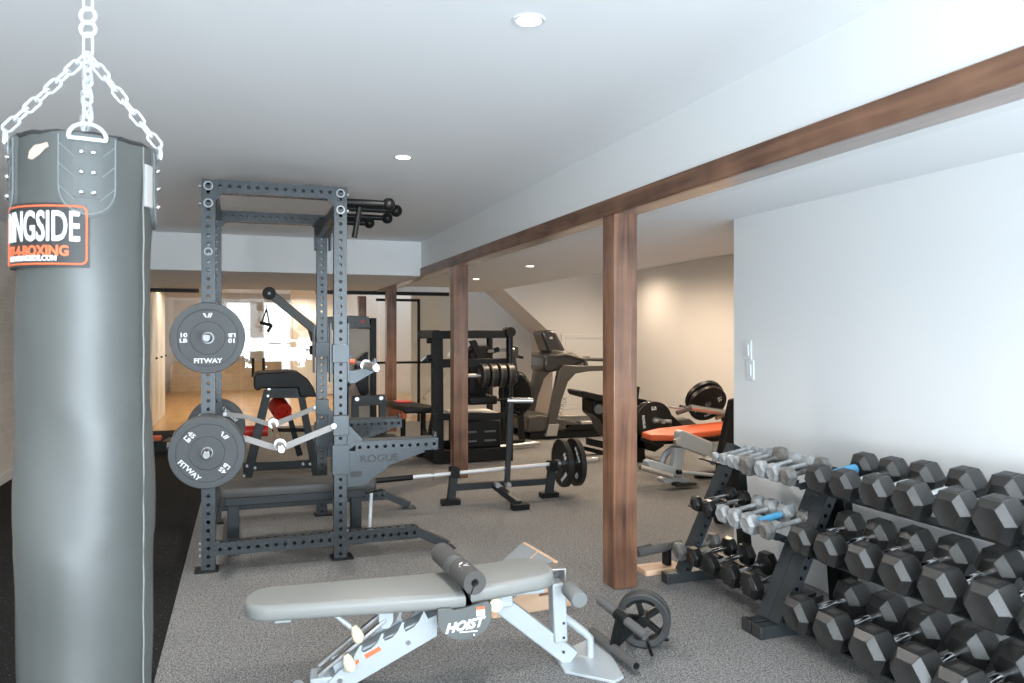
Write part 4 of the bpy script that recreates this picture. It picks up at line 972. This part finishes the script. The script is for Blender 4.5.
for i, (px, F, hm, bm_, dsc) in enumerate([(680, .092, 'castdark', 'castdark', 'tarnished silver hex dumbbell'), (695, .100, 'castblack', 'chrome', 'black hex dumbbell with chrome handle'), (711, .106, 'castblack', 'chrome', 'black hex dumbbell with chrome handle'), (731, .116, 'castblack', 'chrome', 'black hex dumbbell with chrome handle'), (752, .122, 'castblack', 'chrome', 'black hex dumbbell with chrome handle')]):
    farput(px, 2.30 if i else 2.28, .17, 'hex_dumbbell', F, F*.62, .22, hm, bm_, .015, '%s, %s from far end, far rack bottom tier' % (dsc, ORD[i]), contour=bm_ == 'chrome')
# black bar lying across the foot of the far rack
p, q = at(638, 553, z=.12), at(672, 545, z=.14)
t = thing('landmine_bar', 'black tube poking out from the foot of the far dumbbell rack', 'bar', (p.x, p.y, .0)); of = (p.x, p.y, 0)
MB(of).tube(p, q+V(.06, 0, 0), .024).build('tube', 'foam', t); MB(of).tube(at(638, 549, z=.14), at(650, 546, z=.13), .014).build('side_tube', 'foam', t)
MB(of).box2((p.x+.02, p.y-.06, 0), (q.x+.04, q.y+.06, .03)).build('base', 'ply', t, .003)
MB(of).box2((q.x-.05, q.y-.03, .02), (q.x-.02, q.y+.03, .12)).build('post', 'blacksteel', t, .003)
# ================================================================== EQUIPMENT AT THE BACK
def poly(o, pts, Y, th, name, m, parent, bevel=.003, label=None):
    """flat bar stock: an outline in a vertical plane given its own place and thickness"""
    P = [at(x, y, Y=Y) for x, y in pts]
    return MB(o).prism([(p.x, p.z) for p in P], th, lambda u, v, w_: V(u, Y+w_, v)).build(name, m, parent, bevel, label)
# ---- padded trunk bench behind the rack
g0 = (.33, 7.75, 0); gh = thing('padded_trunk_bench', 'black padded A-frame bench standing behind the power rack', 'exercise bench', g0)
pts = [(254, 389), (254, 377), (257, 373.5), (290, 371.5), (300, 373), (308, 379), (314, 388), (317, 397), (300, 397), (298, 388), (262, 388.5), (258, 391)]
poly(g0, pts[::-1], 7.45, .55, 'pad', 'upblack', gh, .012)
for yy in (7.50, 7.92):
    poly(g0, [(266, 386), (305, 385), (307, 398), (266, 398)], yy, .02, 'head_plate', 'darksteel', gh, .002)
    poly(g0, [(264, 390), (272, 390), (252, 478), (242, 478)], yy+.02, .06, 'leg', 'darksteel', gh)
    poly(g0, [(298, 396), (305, 396), (321, 478), (313, 478)], yy+.02, .06, 'leg', 'darksteel', gh)
    poly(g0, [(243, 463), (316, 460), (316, 468), (243, 472)], yy+.03, .04, 'base_rail', 'darksteel', gh)
t = MB(g0); p = at(286.5, 391.5, Y=7.5); text_bm(t, 'ROGUE', .085, lambda u, v, w_: V(p.x+u, 7.499-w_, p.z+v), .001, .001, sx=1.2); t.build('lettering', 'blacklabel', gh)
b = MB(g0)
for x, y in ((269, 389), (268, 396), (302.5, 387), (303.5, 394), (247, 466), (244, 476), (255, 468), (303, 464), (310, 464)):
    p = at(x, y, Y=7.5); b.tube(p+V(0, -.012, 0), p+V(0, .02, 0), .012, seg=10)
b.build('bolts', 'satin', gh)
p, q = at(272, 430, Y=7.75), at(306, 430, Y=7.75); MB(g0).tube(p, q, .018).build('foot_roller_bar', 'blacksteel', gh)
p = at(285, 415, Y=7.7)
poly(g0, [(286, 412), (291, 412), (303, 455), (297, 457)], 7.75, .05, 'roller_post', 'blacksteel', gh)
a = at(277, 404, Y=7.85); q = at(285, 413, Y=7.40)
rc = MB(g0).lathe([(.0, 0), (.085, 0), (.09, .01), (.09, .17), (.085, .18), (.055, .18), (.05, .14), (0, .14)], c=(a.x, 7.80, a.z), axis=(.25, -.9, -.35), seg=28).build('ankle_roller', 'red', gh, label='red hollow roller')
p = at(255, 431, Y=7.95); MB(g0).tube((p.x-.14, 7.95, p.z), (p.x+.12, 7.95, p.z), .055, seg=20).build('ankle_roller', 'red', gh, label='red roller cushion')
# ---- cable machine
c0 = (1.0, 9.7, 0); cm_ = thing('cable_machine', 'black cable machine with raised arm and beige shroud behind the rack', 'cable machine', c0)
poly(c0, [(345, 329), (371, 329), (371, 440), (345, 440)], 9.6, .35, 'shroud', 'beige', cm_, .01)
h = poly(c0, [(322, 317), (349, 315.5), (369, 316.5), (371, 328), (322, 330)], 9.5, .45, 'head_housing', 'panelgrey', cm_, .01)
poly(c0, [(361, 320), (364.5, 320), (364.5, 323), (361, 323)], 9.49, .01, 'indicator', 'red', h, .001)
poly(c0, [(355, 322), (359, 322), (359, 326), (355, 326)], 9.49, .01, 'dial', 'guard', h, .001)
for x in (371, 343): poly(c0, [(x, 318), (x+5.5, 318), (x+5.5, 443.5), (x, 443.5)], 9.5, .40, 'column', 'blacksteel', cm_)
poly(c0, [(339, 434), (380, 434), (384, 446.2), (337, 446.8)], 9.3, .8, 'base', 'blacksteel', cm_)
poly(c0, [(356, 362), (368, 352), (369, 394), (362, 396), (356, 382)], 9.3, .15, 'carriage', 'blacksteel', cm_, .006)
a, e = at(270, 293.5, Y=9.35), at(326, 339, Y=9.35); 
ar = MB(c0).bar(a, e, .07, .10, up=(.6, 0, .8)).build('arm', 'panelgrey', cm_, .01)
MB(c0).tube(a+V(-.01, -.05, 0), a+V(-.01, .05, 0), .075, seg=24).build('arm_pulley', 'blacksteel', ar)
MB(c0).tube(a+V(-.01, -.055, 0), a+V(-.01, -.048, 0), .016, seg=14).build('pulley_bolt', 'boltgrey', ar)
poly(c0, [(295, 312), (300, 313), (324, 336), (324, 343), (311, 341.5), (308, 330), (296, 320)], 9.40, .04, 'arm_plate', 'blacksteel', ar)
p = at(314, 350, Y=9.4); MB(c0).tube(p+V(-.05, 0, 0), p+V(.1, 0, 0), .055, seg=16).build('arm_knob', 'blacksteel', ar)
MB(c0).tube(at(306, 350, Y=9.4), at(314, 350, Y=9.4), .010).build('arm_pin', 'satin', ar)
st_ = at(265.5, 297, Y=9.32); m_ = at(266.5, 309, Y=9.32); lft = at(262, 322, Y=9.32); rgt = at(270, 325, Y=9.30)
MB(c0).tube(st_+V(.02, 0, .02), m_, .005).build('cable', 'satin', cm_)
hd = MB(c0).sweep([m_, lft], .008).sweep([m_, rgt+V(0, .02, -.02)], .008).build('handle_strap', 'blacksteel', cm_)
MB(c0).tube(lft+V(-.02, 0, -.005), rgt+V(.02, 0, -.005), .019).tube(rgt+V(.02, 0, 0), at(267.5, 332, Y=9.3), .016).build('handle_grip', 'blacksteel', hd)
p = at(344.5, 381, Y=9.2); wl = MB(c0).lathe([(0, -.03), (.03, -.03), (.03, -.02), (.075, -.02), (.085, 0), (.075, .02), (0, .02)], c=p, axis=(0, 1, 0), seg=26).build('pulley_wheel', 'blacksteel', cm_)
MB(c0).tube(p+V(0, -.04, 0), p+V(0, -.02, 0), .025, seg=14).build('hub', 'satin', wl)
# ---- bolted frame in front of the cable machine
c1 = (1.30, 8.6, 0); fr = thing('squat_stand_frame', 'dark bolted steel frame standing before the cable machine', 'machine frame', c1)
for yy in (8.3,):
    poly(c1, [(353, 396), (386, 395), (386, 405), (353, 406)], yy, .06, 'head_plate', 'darksteel', fr, .004)
    poly(c1, [(352, 396), (359, 396), (359, 455), (351, 455)], yy+.01, .07, 'post', 'darksteel', fr)
    poly(c1, [(379, 395), (386, 395), (387, 455), (380, 455)], yy+.01, .07, 'post', 'darksteel', fr)
    poly(c1, [(349, 450), (390, 449), (391, 462), (349, 463)], yy-.02, .3, 'base', 'darksteel', fr)
b = MB(c1)
for x, y in ((357, 399), (381, 398)): p = at(x, y, Y=8.3); b.tube(p+V(0, -.015, 0), p, .022, seg=12)
b.build('bolts', 'satin', fr)
b0 = at(375, 465, z=0)
c2 = (b0.x, b0.y, 0); mm = thing('machine_seat', 'dark low machine seat on wheels just behind the spotter arm', 'machine seat', c2)
padshape(MB(c2), roundrect(b0.x-.22, b0.x+.22, b0.y-.15, b0.y+.10, .05, 4), .09, lambda u, v, w_: V(u, v, .22+w_), .02).build('seat', 'upblack', mm)
MB(c2).box2((b0.x-.18, b0.y-.1, .03), (b0.x+.18, b0.y+.08, .22)).build('body', 'blacksteel', mm, .02)
b = MB(c2)
for s in (-1, 1): b.tube((b0.x+s*.1, b0.y-.17, .12), (b0.x+s*.1, b0.y-.12, .12), .03)
b.build('bolts', 'satin', mm)
# ---- small black bench with red sides
s0 = (1.95, 9.3, 0); sb = thing('small_bench', 'small black and red padded bench between the wooden posts', 'bench', s0)
pa, pb = at(399, 410, Y=9.2), at(433, 413, Y=9.0)
padshape(MB(s0), [(pa.x+.02, 8.98), (pb.x+.0, 8.93), (pb.x+.02, 9.2), (pa.x+.20, 10.0), (pa.x-.04, 10.0)], .075, lambda u, v, w_: V(u, v, .43+w_), .02).build('pad', 'upblack', sb)
MB(s0).box2((pa.x+.0, 9.02, .36), (pa.x+.06, 9.8, .45)).build('side_panel', 'orange', sb, .01)
for (x, y) in ((2.02, 9.08), (1.80, 9.2), (1.92, 9.8)):
    l_ = MB(s0).tube((x, y, .02), (x, y, .44), .032).build('leg', 'blacksteel', sb)
    MB(s0).lathe([(0, 0), (.085, 0), (.085, .015), (.04, .03), (0, .03)], c=(x, y, 0), seg=24).build('foot', 'blacksteel', l_)
MB(s0).box2((1.78, 9.5, .505), (1.98, 9.75, .525)).build('red_pad', 'red', sb, .008)
# ---- black plate loaded machine
m0 = (2.3, 8.2, 0); pm = thing('plate_loaded_machine', 'black plate loaded lift machine behind the middle wooden post', 'gym machine', m0)
Y0, Y1 = 7.88, 8.6
xx_ = at(424, 456, z=0); lg_ = MB(m0).tube((xx_.x, xx_.y, .0), (xx_.x, xx_.y, .30), .03).build('stabiliser_post', 'blacksteel', pm); MB(m0).lathe([(0, 0), (.085, 0), (.085, .015), (.04, .03), (0, .03)], c=(xx_.x, xx_.y, 0), seg=24).build('foot', 'blacksteel', lg_); MB(m0).bar((xx_.x, xx_.y, .28), (1.9, 8.3, .10), .05, .05).build('stabiliser_arm', 'blacksteel', pm)
for yy in (Y0, Y1):
    poly(m0, [(432, 333), (443, 333), (444, 455) if yy == Y0 else (444, 458), (433, 456)], yy, .07, 'column', 'blacksteel', pm)
    MB(m0).tube((2.705, yy, .0), (2.705, yy, 1.37), .038).build('column', 'blacksteel', pm)
    MB(m0).bar((1.86, yy+.03, 1.36), (2.72, yy+.03, 1.37), .07, .085).build('top_beam', 'blacksteel', pm, .004)
    MB(m0).bar((1.86, yy+.03, .08), (2.74, yy+.03, .08), .07, .13).build('base_beam', 'blacksteel', pm, .004)
for x in (1.90, 2.705): MB(m0).bar((x, Y0, .06), (x, Y1, .06), .06, .08).bar((x, Y0, 1.37), (x, Y1, 1.37), .06, .08).build('side_beam', 'blacksteel', pm, .004)
MB(m0).tube((2.705, Y0-.05, 1.39), (2.705, Y0+.11, 1.39), .055, seg=20).build('pivot', 'blacksteel', pm)
poly(m0, [(470, 341), (476, 340), (491, 372), (485, 374)], Y0+.03, .06, 'diagonal_brace', 'blacksteel', pm)
MB(m0).bar((1.86, Y0+.02, 1.06), (2.70, Y0+.02, 1.06), .05, .09).build('lever_beam', 'blacksteel', pm, .004)
MB(m0).bar((1.86, Y0+.02, .50), (2.70, Y0+.02, .48), .05, .07).build('cross_beam', 'blacksteel', pm, .004)
p, q = at(475, 376, Y=Y0-.1), at(514, 375.5, Y=Y0-.1)
MB(m0).tube((p.x-.1, Y0-.1, .93), (q.x+.02, Y0-.1, .93), .025).build('weight_peg', 'satin', pm)
for k in range(4):
    c = V(2.385+.095*k, Y0-.1, .93); t = thing('stacked_plate', 'black iron plate on the lift machine peg, %s from the left' % ORD[k], 'weight plate', c, 0, 'four plates on the lift machine peg')
    MB(c).lathe([(.027, -.043), (.10, -.043), (.125, -.030), (.125, .030), (.10, .043), (.027, .043), (.027, -.043)], c=c, axis=(1, 0, 0), seg=30).build('disc', 'blkplate', t)
    MB(c).lathe([(.117, -.040), (.1262, -.031), (.1262, -.018), (.117, -.018)], c=c, axis=(1, 0, 0), seg=30).build('rim', 'updark', t)
bk = at(475, 378, Y=8.3)
padshape(MB(m0), roundrect(bk.x-.11, bk.x+.12, .68, 1.25, .05, 4), .09, lambda u, v, w_: V(u, 8.25-w_-(v-.95)*.1, v), .02).build('back_pad', 'upblack', pm)
padshape(MB(m0), roundrect(bk.x-.16, bk.x+.18, 8.0, 8.4, .05, 4), .09, lambda u, v, w_: V(u, v, .60+w_), .02).build('seat', 'upblack', pm)
for s in (-1, 1): MB(m0).tube((bk.x+s*.13, 8.3, 1.15), (bk.x+s*.13+.02, 7.95, 1.2), .028).build('shoulder_handle', 'blacksteel', pm)
MB(m0).tube((bk.x+.06, 8.0, 1.18), (bk.x+.36, 8.0, 1.20), .018).build('handle', 'satin', pm)
bx = MB(m0).box2((2.18, 8.02, .12), (2.66, 8.5, .44)).build('foot_housing', 'upblack', pm, .03)
for z in (.20, .30):
    for x in (2.24, 2.46): MB(m0).box2((x, 8.0, z), (x+.13, 8.022, z+.018)).build('slot', 'guard', bx, .003)
MB(m0).box2((2.16, 8.15, .47), (2.66, 8.6, .50)).build('platform', 'trimwhite', pm, .004, label='pale platform plate')
poly(m0, [(440, 352), (444, 356), (428, 362), (421, 361)], 8.0, .08, 'arm', 'darksteel', pm, .006)
MB(m0).tube(at(421, 361, Y=8.0), at(438, 346, Y=8.0), .012).build('arm_bar', 'satin', pm)
poly(m0, [(439, 378), (443, 380), (430, 456), (424, 456)], 8.05, .05, 'side_brace', 'blacksteel', pm)
b = MB(m0)
for z in (1.30, 1.12): b.tube((1.80, Y0+.03, z), (1.86, Y0+.03, z), .03)
b.build('pins', 'blacksteel', pm)
# silver bar end lying on the floor behind the stand
p, q = at(480, 449, z=.05), at(539, 443, z=.05)
fbp = thing('floor_bar', 'silver bar lying on the floor beyond the jack stand', 'bar', (q.x, q.y, 0)); MB((q.x, q.y, 0)).tube(p, q, .025).build('sleeve', 'satin', fbp); MB((q.x, q.y, 0)).tube(p+(p-q).normalized()*.4, p, .03).build('collar', 'blacksteel', fbp)
# ---- air bike
a0 = (3.15, 9.1, 0); ab = thing('air_bike', 'black air bike with round fan between the lift machine and the treadmill', 'exercise bike', a0)
fc_ = at(516, 394, Y=9.1)
b = MB(a0); 
for r_ in (.28, .22, .16, .10): 
    for s in (-.09, .09): b.sweep([fc_+V(math.cos(t)*r_*.55, s+0*r_, math.sin(t)*r_) + V(0, math.cos(t)*r_*.8*.0, 0) for t in [2*PI*k/28 for k in range(28)]], .007, closed=True, seg=5)
b.build('fan_cage', 'blacksteel', ab)
MB(a0).lathe([(0, -.07), (.08, -.07), (.25, -.03), (.25, .03), (.08, .07), (0, .07)], c=fc_, axis=(.8, .6, 0), seg=30).build('fan', 'upblack', ab)
MB(a0).bar(at(502, 420, Y=9.1), at(512, 384, Y=9.1), .07, .09, up=(0, 1, 0)).bar(at(500, 443.5, Y=9.1), at(524, 441.5, Y=9.1), .07, .06).bar(at(503, 443, Y=9.1), at(503, 418, Y=9.1), .07, .06).bar(at(522, 443, Y=9.1), at(520, 410, Y=9.1), .07, .06).build('frame', 'blacksteel', ab, .005)
MB(a0).bar(at(520, 397, Y=9.05), at(513, 353, Y=9.05), .035, .05, up=(0, 1, 0)).build('handle_arm', 'darksteel', ab, .004)
MB(a0).bar(at(508, 352, Y=9.0), at(520, 357, Y=9.0), .03, .03).tube(at(513, 356, Y=9.0), at(523, 357.5, Y=9.0), .018).build('handlebar', 'blacksteel', ab)
MB(a0).box(at(514, 352, Y=9.0), (.11, .04, .15)).build('display', 'screen', ab, .01)
padshape(MB(a0), roundrect(fc_.x-.30, fc_.x-.06, 8.95, 9.2, .06, 4), .07, lambda u, v, w_: V(u, v, .74+w_), .02).build('seat', 'upblack', ab)
MB(a0).tube((fc_.x-.18, 9.08, .2), (fc_.x-.18, 9.08, .75), .03).build('seat_post', 'blacksteel', ab)
MB(a0).tube(at(494, 400, Y=9.0), at(526, 398, Y=9.0), .018).build('foot_peg', 'blacksteel', ab)
# ---- treadmill
t0 = (4.5, 9.7, 0); tm = thing('treadmill', 'grey treadmill with long handrails before the panelled closet wall', 'treadmill', t0)
MB(t0).box2((3.95, 9.27, .10), (5.75, 10.13, .19)).build('deck', 'blacksteel', tm, .01)
MB(t0).box2((4.0, 9.42, .185), (5.72, 9.98, .20)).build('belt', 'rubber', tm, .004)
for yy in (9.27, 10.03): MB(t0).box2((4.18, yy, .165), (5.75, yy+.10, .215)).build('side_rail', 'rail_al', tm, .008)
b = MB(t0); b.prism([(3.42, .10), (3.95, .10), (4.15, .20), (3.95, .26), (3.60, .34), (3.44, .30)], .86, lambda u, v, w_: V(u, 9.27+w_, v)); b.build('motor_cover', 'tm_grey', tm, .03, bseg=3)
MB(t0).box2((3.5, 9.3, .0), (5.7, 9.38, .10)).box2((3.5, 10.0, .0), (5.7, 10.08, .10)).build('undercarriage', 'blacksteel', tm, .01)
for yy, off in ((9.22, 0), (10.06, 0)):
    prof = [(3.66, .06), (3.78, .06), (3.88, .50), (3.97, .74), (4.08, .85), (4.25, .875), (4.62, .885), (4.62, .945), (4.10, .955), (3.92, .97), (3.84, .90), (3.75, .50)]
    u = MB(t0).prism(prof, .085, lambda u, v, w_, yy=yy: V(u, yy+w_, v)).build('upright', 'tm_grey', tm, .012)
    MB(t0).prism([(3.655, .05), (3.81, .05), (3.845, .20), (3.70, .20)], .095, lambda u, v, w_, yy=yy: V(u, yy-.005+w_, v)).build('foot_cover', 'rail_al', u, .004)
    MB(t0).sweep([(3.80, yy+.04, 1.08), (3.95, yy+.04, 1.10), (4.2, yy+.04, 1.035), (4.68, yy+.04, 1.02)], .024).build('handrail', 'tm_grey', u)
    MB(t0).tube((4.25, yy+.04, .93), (4.22, yy+.04, 1.03), .03).build('rail_post', 'tm_grey', u)
b = MB(t0); text_bm(b, 'MATRIX', .085, lambda u, v, w_: V(3.885+u*.28-v*.96, 9.219-w_, .40+u*.96+v*.28), .001, .001); b.build('lettering', 'rail_al', tm)
b = MB(t0); b.prism([(3.56, .90), (3.62, .86), (3.85, .90), (4.12, .98), (4.16, 1.03), (3.98, 1.10), (3.66, 1.12), (3.57, 1.08)], .50, lambda u, v, w_: V(u+.10, 9.30+w_, v)); b.build('console_tray', 'screen', tm, .03, bseg=3)
b = MB(t0); b.prism([(3.62, 1.07), (3.70, 1.10), (3.97, 1.12), (4.02, 1.08), (4.15, 1.03), (3.98, 1.10)][:0] or [(3.72, 1.10), (4.10, 1.02), (4.16, 1.045), (3.98, 1.13), (3.74, 1.16)], .44, lambda u, v, w_: V(u+.08, 9.33+w_, v)); b.build('tray_cover', 'tm_grey', tm, .02)
b = MB(t0); b.prism([(3.62, 1.12), (3.86, 1.12), (3.72, 1.40), (3.66, 1.42), (3.54, 1.415), (3.53, 1.37)], .36, lambda u, v, w_: V(u+.16, 9.44+w_, v)); sc_ = b.build('console_screen', 'screen', tm, .03, bseg=3)
MB(t0).bar((4.025, 9.62, 1.15), (3.895, 9.62, 1.38), .30, .012, up=(1, 0, .55)).build('display', 'panelgrey', sc_, .003)
b = MB(t0); b.box2((3.80, 9.435, 1.30), (3.84, 9.439, 1.33)); b.build('badge', 'satin', sc_)
# ---- plate loaded leg press behind the big post
l0 = (3.8, 7.6, 0); lp = thing('leg_press', 'black leg press machine mostly hidden behind the nearest wooden post', 'gym machine', l0)
P = lambda x, y, Y=7.5: at(x, y, Y=Y)
poly(l0, [(581.5, 392), (584, 391), (606, 396), (606, 403), (584, 397)], 7.35, .4, 'footplate', 'upblack', lp, .01)
poly(l0, [(593, 399), (606, 402), (612, 440), (605, 430), (601, 420), (593, 414)], 7.4, .30, 'yoke', 'blacksteel', lp, .02)
MB(l0).tube(P(598, 409, 7.39), P(598, 409, 7.39)+V(0, -.03, 0), .05).build('hub', 'guard', lp)
poly(l0, [(588, 438), (632, 448), (632, 455), (588, 445)], 7.5, .06, 'lower_rail', 'blacksteel', lp)
poly(l0, [(583, 446), (634, 458), (634, 464), (583, 450)], 7.9, .10, 'lower_rail', 'blacksteel', lp)
poly(l0, [(604, 398), (612, 398), (640, 470), (630, 470)], 7.5, .10, 'main_beam', 'blacksteel', lp)
poly(l0, [(636, 398), (658, 402), (690, 432), (690, 440), (655, 412), (636, 405)], 7.5, .08, 'slide_rail', 'blacksteel', lp)
poly(l0, [(628, 385), (640, 387), (638, 402), (628, 402)], 7.5, .10, 'carriage', 'blacksteel', lp)
poly(l0, [(636, 430), (664, 436), (664, 446), (655, 452), (636, 447)], 7.3, .5, 'frame_foot', 'blacksteel', lp)
poly(l0, [(636, 432), (644, 432), (646, 472), (640, 472)], 7.3, .10, 'frame_post', 'blacksteel', lp)
poly(l0, [(671, 432), (675, 420), (690, 419), (698, 425), (682, 433)], 7.9, .10, 'seat_pad', 'updark', lp, .012)
c = P(654, 420, 7.05); MB(l0).tube(c+V(0, .35, .0), c+V(.02, -.16, 0), .024).build('plate_peg', 'satin', lp)
for k in range(2):
    bumper('black_plate', ['front black lettered plate beside the nearest wooden post on the leg press', 'rear black plate beside the nearest wooden post on the leg press'][k], c+V(-.01*k, .06*k, .0), (-.10, -1, 0), D=.385, T=.05, m='blkplate', words=('ROGUE', '45', 'LB') if k == 0 else None, rot=-PI/2+.1, logo=False)
c = P(666, 421, 6.93); MB(l0).tube(c+V(-.1, .06, 0), c+V(.03, -.05, 0), .018).build('peg_end', 'satin', lp)
# ---- lever arm machine with plate, behind the orange bench
v0 = (4.3, 6.9, 0); lv = thing('lever_arm_machine', 'silver and black lever arm holding plates above the orange bench', 'gym machine', v0)
MB(v0).tube(at(690, 407.5, Y=6.45), at(731, 413.5, Y=6.45), .030).build('sleeve', 'satin', lv)
MB(v0).tube(at(669, 407, Y=6.5), at(684, 409, Y=6.5), .012).build('rod', 'satin', lv)
MB(v0).tube(at(677, 413, Y=6.4), at(691, 408, Y=6.4), .022).build('grip', 'foam', lv); MB(v0).tube(at(680, 407, Y=6.55), at(690, 409, Y=6.55), .022).build('grip', 'foam', lv)
poly(v0, [(724, 414), (733, 411), (745, 418), (745, 440), (732, 436)], 6.6, .10, 'arm_bracket', 'blacksteel', lv, .01)
MB(v0).tube(at(716, 418, Y=6.5), at(727, 413, Y=6.5), .022).build('grip', 'copper', lv)
poly(v0, [(736, 412), (746, 412), (746, 492), (736, 492)], 6.65, .10, 'post', 'blacksteel', lv)
MB(v0).box2((4.05, 6.3, 0), (4.8, 6.38, .06)).build('base', 'blacksteel', lv, .004)
cc = at(707, 403, Y=6.62)
for k in range(2):
    bumper('black_plate', ['lower black plate tilted on the lever arm before the cream wall', 'upper black plate tilted on the lever arm before the cream wall'][k], cc+V(.0, .045*k, .045*k), (-.05, -.85, -.5), D=.40, T=.05, m='blkplate', words=('ROGUE', '45', 'LB') if k == 0 else None, rot=.5, logo=False)
# ---- orange bench with silver frame
o0 = (3.85, 6.25, 0); obn = thing('orange_bench', 'bright orange padded bench with silver steel frame, behind the far dumbbell rack', 'bench', o0)
pa, pb = at(648, 440, Y=6.15), at(737, 432, Y=6.15)
padshape(MB(o0), [(pa.x, 6.10), (pa.x+.14, 5.98), (pa.x+1.0, 6.0), (pa.x+1.0, 6.42), (pa.x+.25, 6.42), (pa.x+.02, 6.3)], .055, lambda u, v, w_: V(u, v, .415+.05*(u-pa.x)+w_), .014).build('pad', 'orange', obn)
MB(o0).box2((pa.x+.03, 6.05, .385), (pa.x+.95, 6.35, .417)).build('pad_base', 'blacksteel', obn, .004)
poly(o0, [(680, 432), (683, 430), (713, 443), (711, 458), (680, 447), (678, 440)], 5.90, .10, 'arm_housing', 'silverpaint', obn, .012)
poly(o0, [(697, 436), (715, 443), (728, 444), (728, 452), (711, 456)], 5.98, .08, 'arm_block', 'castgrey', obn, .008)
poly(o0, [(676, 448), (685, 448), (682, 478), (671, 476)], 5.92, .07, 'post', 'silverpaint', obn, .006)
poly(o0, [(648, 462), (652, 460), (677, 468), (677, 477), (649, 467)], 5.9, .10, 'base_beam', 'silverpaint', obn, .008)
MB(o0).tube(at(640, 467.5, Y=5.85), at(672, 476, Y=5.85), .024).build('floor_tube', 'satin', obn)
MB(o0).sweep([at(662, 464, Y=6.1), at(665, 455, Y=6.1), at(670, 450, Y=6.1), at(676, 447, Y=6.1)], .028).build('curved_leg', 'silverpaint', obn)
MB(o0).tube(at(679, 472, Y=5.9), at(714, 475, Y=5.9), .016).build('side_rod', 'silverpaint', obn)
MB(o0).tube(at(677, 472, Y=5.88), at(681, 472, Y=5.88), .022).build('pivot', 'blacksteel', obn)
poly(o0, [(663, 480), (672, 476), (690, 480), (695, 484), (676, 482), (666, 484)], 5.95, .12, 'foot', 'silverpaint', obn, .004)
MB(o0).box(at(684, 484, Y=5.95), (.2, .10, .025)).build('rubber_foot', 'rubber', obn, .004)
poly(o0, [(676, 440), (681, 437), (681, 446), (676, 446)], 5.88, .05, 'knob', 'satin', obn, .006)
# ---- black leaning back pad at the wall end
k0 = at(724, 520, z=0); k0 = V(k0.x, k0.y, 0)
bp = thing('incline_back_pad', 'tall black pad leaning by the end of the white wall behind the rack', 'pad', k0)
pts = [at(x, y, Y=4.75) for x, y in ((733, 400), (740, 398), (740, 524), (718, 524), (721, 455))]
MB(k0).prism([(p.x, max(.0, p.z)) for p in pts], .07, lambda u, v, w_: V(u, 4.75+w_, v)).build('pad', 'upblack', bp, .012)
MB(k0).box2((k0.x-.05, 4.78, 0), (k0.x+.25, 4.88, .04)).build('base', 'blacksteel', bp, .004)
# ---- dark low roller bench at the far left
f0 = at(166, 452, z=0); f0 = V(f0.x, f0.y, 0)
lr = thing('floor_machine', 'low black exercise machine with pale roller at the left behind the plates', 'gym machine', f0)
Yf = f0.y
poly(f0, [(150, 442), (185, 441), (185, 452), (150, 455)], Yf, .4, 'frame', 'upblack', lr, .01)
poly(f0, [(173, 434), (190, 434), (190, 440), (171, 441)], Yf+.05, .3, 'silver_plate', 'silverpaint', lr, .004)
MB(f0).tube(at(167, 446, Y=Yf-.03), at(173, 446, Y=Yf-.03), .045).build('roller', 'castgrey', lr)
MB(f0).box(at(157, 438, Y=Yf), (.10, .1, .05)).build('orange_block', 'orange', lr, .01)
MB(f0).bar(at(160, 441, Y=Yf), at(172, 434, Y=Yf), .04, .03).build('lever', 'blacksteel', lr, .004)
for x in (-.1, .2): MB(f0).box2((f0.x+x-.03, Yf+.05, 0), (f0.x+x+.03, Yf+.35, .12)).build('foot', 'blacksteel', lr, .004)
# ---- wall switches
for (px, y, lab, z0) in ((748, 350, 'upper white wall switch near the end of the white wall', 0), (750.5, 370, 'lower white wall switch plate below the other one', 1)):
    p_ = None; a = (px-512)/770.; sY = math.sin(TH); cY = math.cos(TH); Zc = WX/(a*cY+sY); Y = Zc*(cY-a*sY); z = 1.38+(333-y)/770*Zc
    t = thing('wall_switch', lab, 'switch', (WX, Y, z))
    MB((WX, Y, z)).box2((WX-.008, Y-.038, z-.06), (WX, Y+.038, z+.06)).build('plate', 'plastic_w', t, .002)
    r_ = MB((WX, Y, z)).box2((WX-.014, Y-.018, z-.035), (WX-.007, Y+.018, z+.035)).build('rocker', 'plastic_w', t, .002)
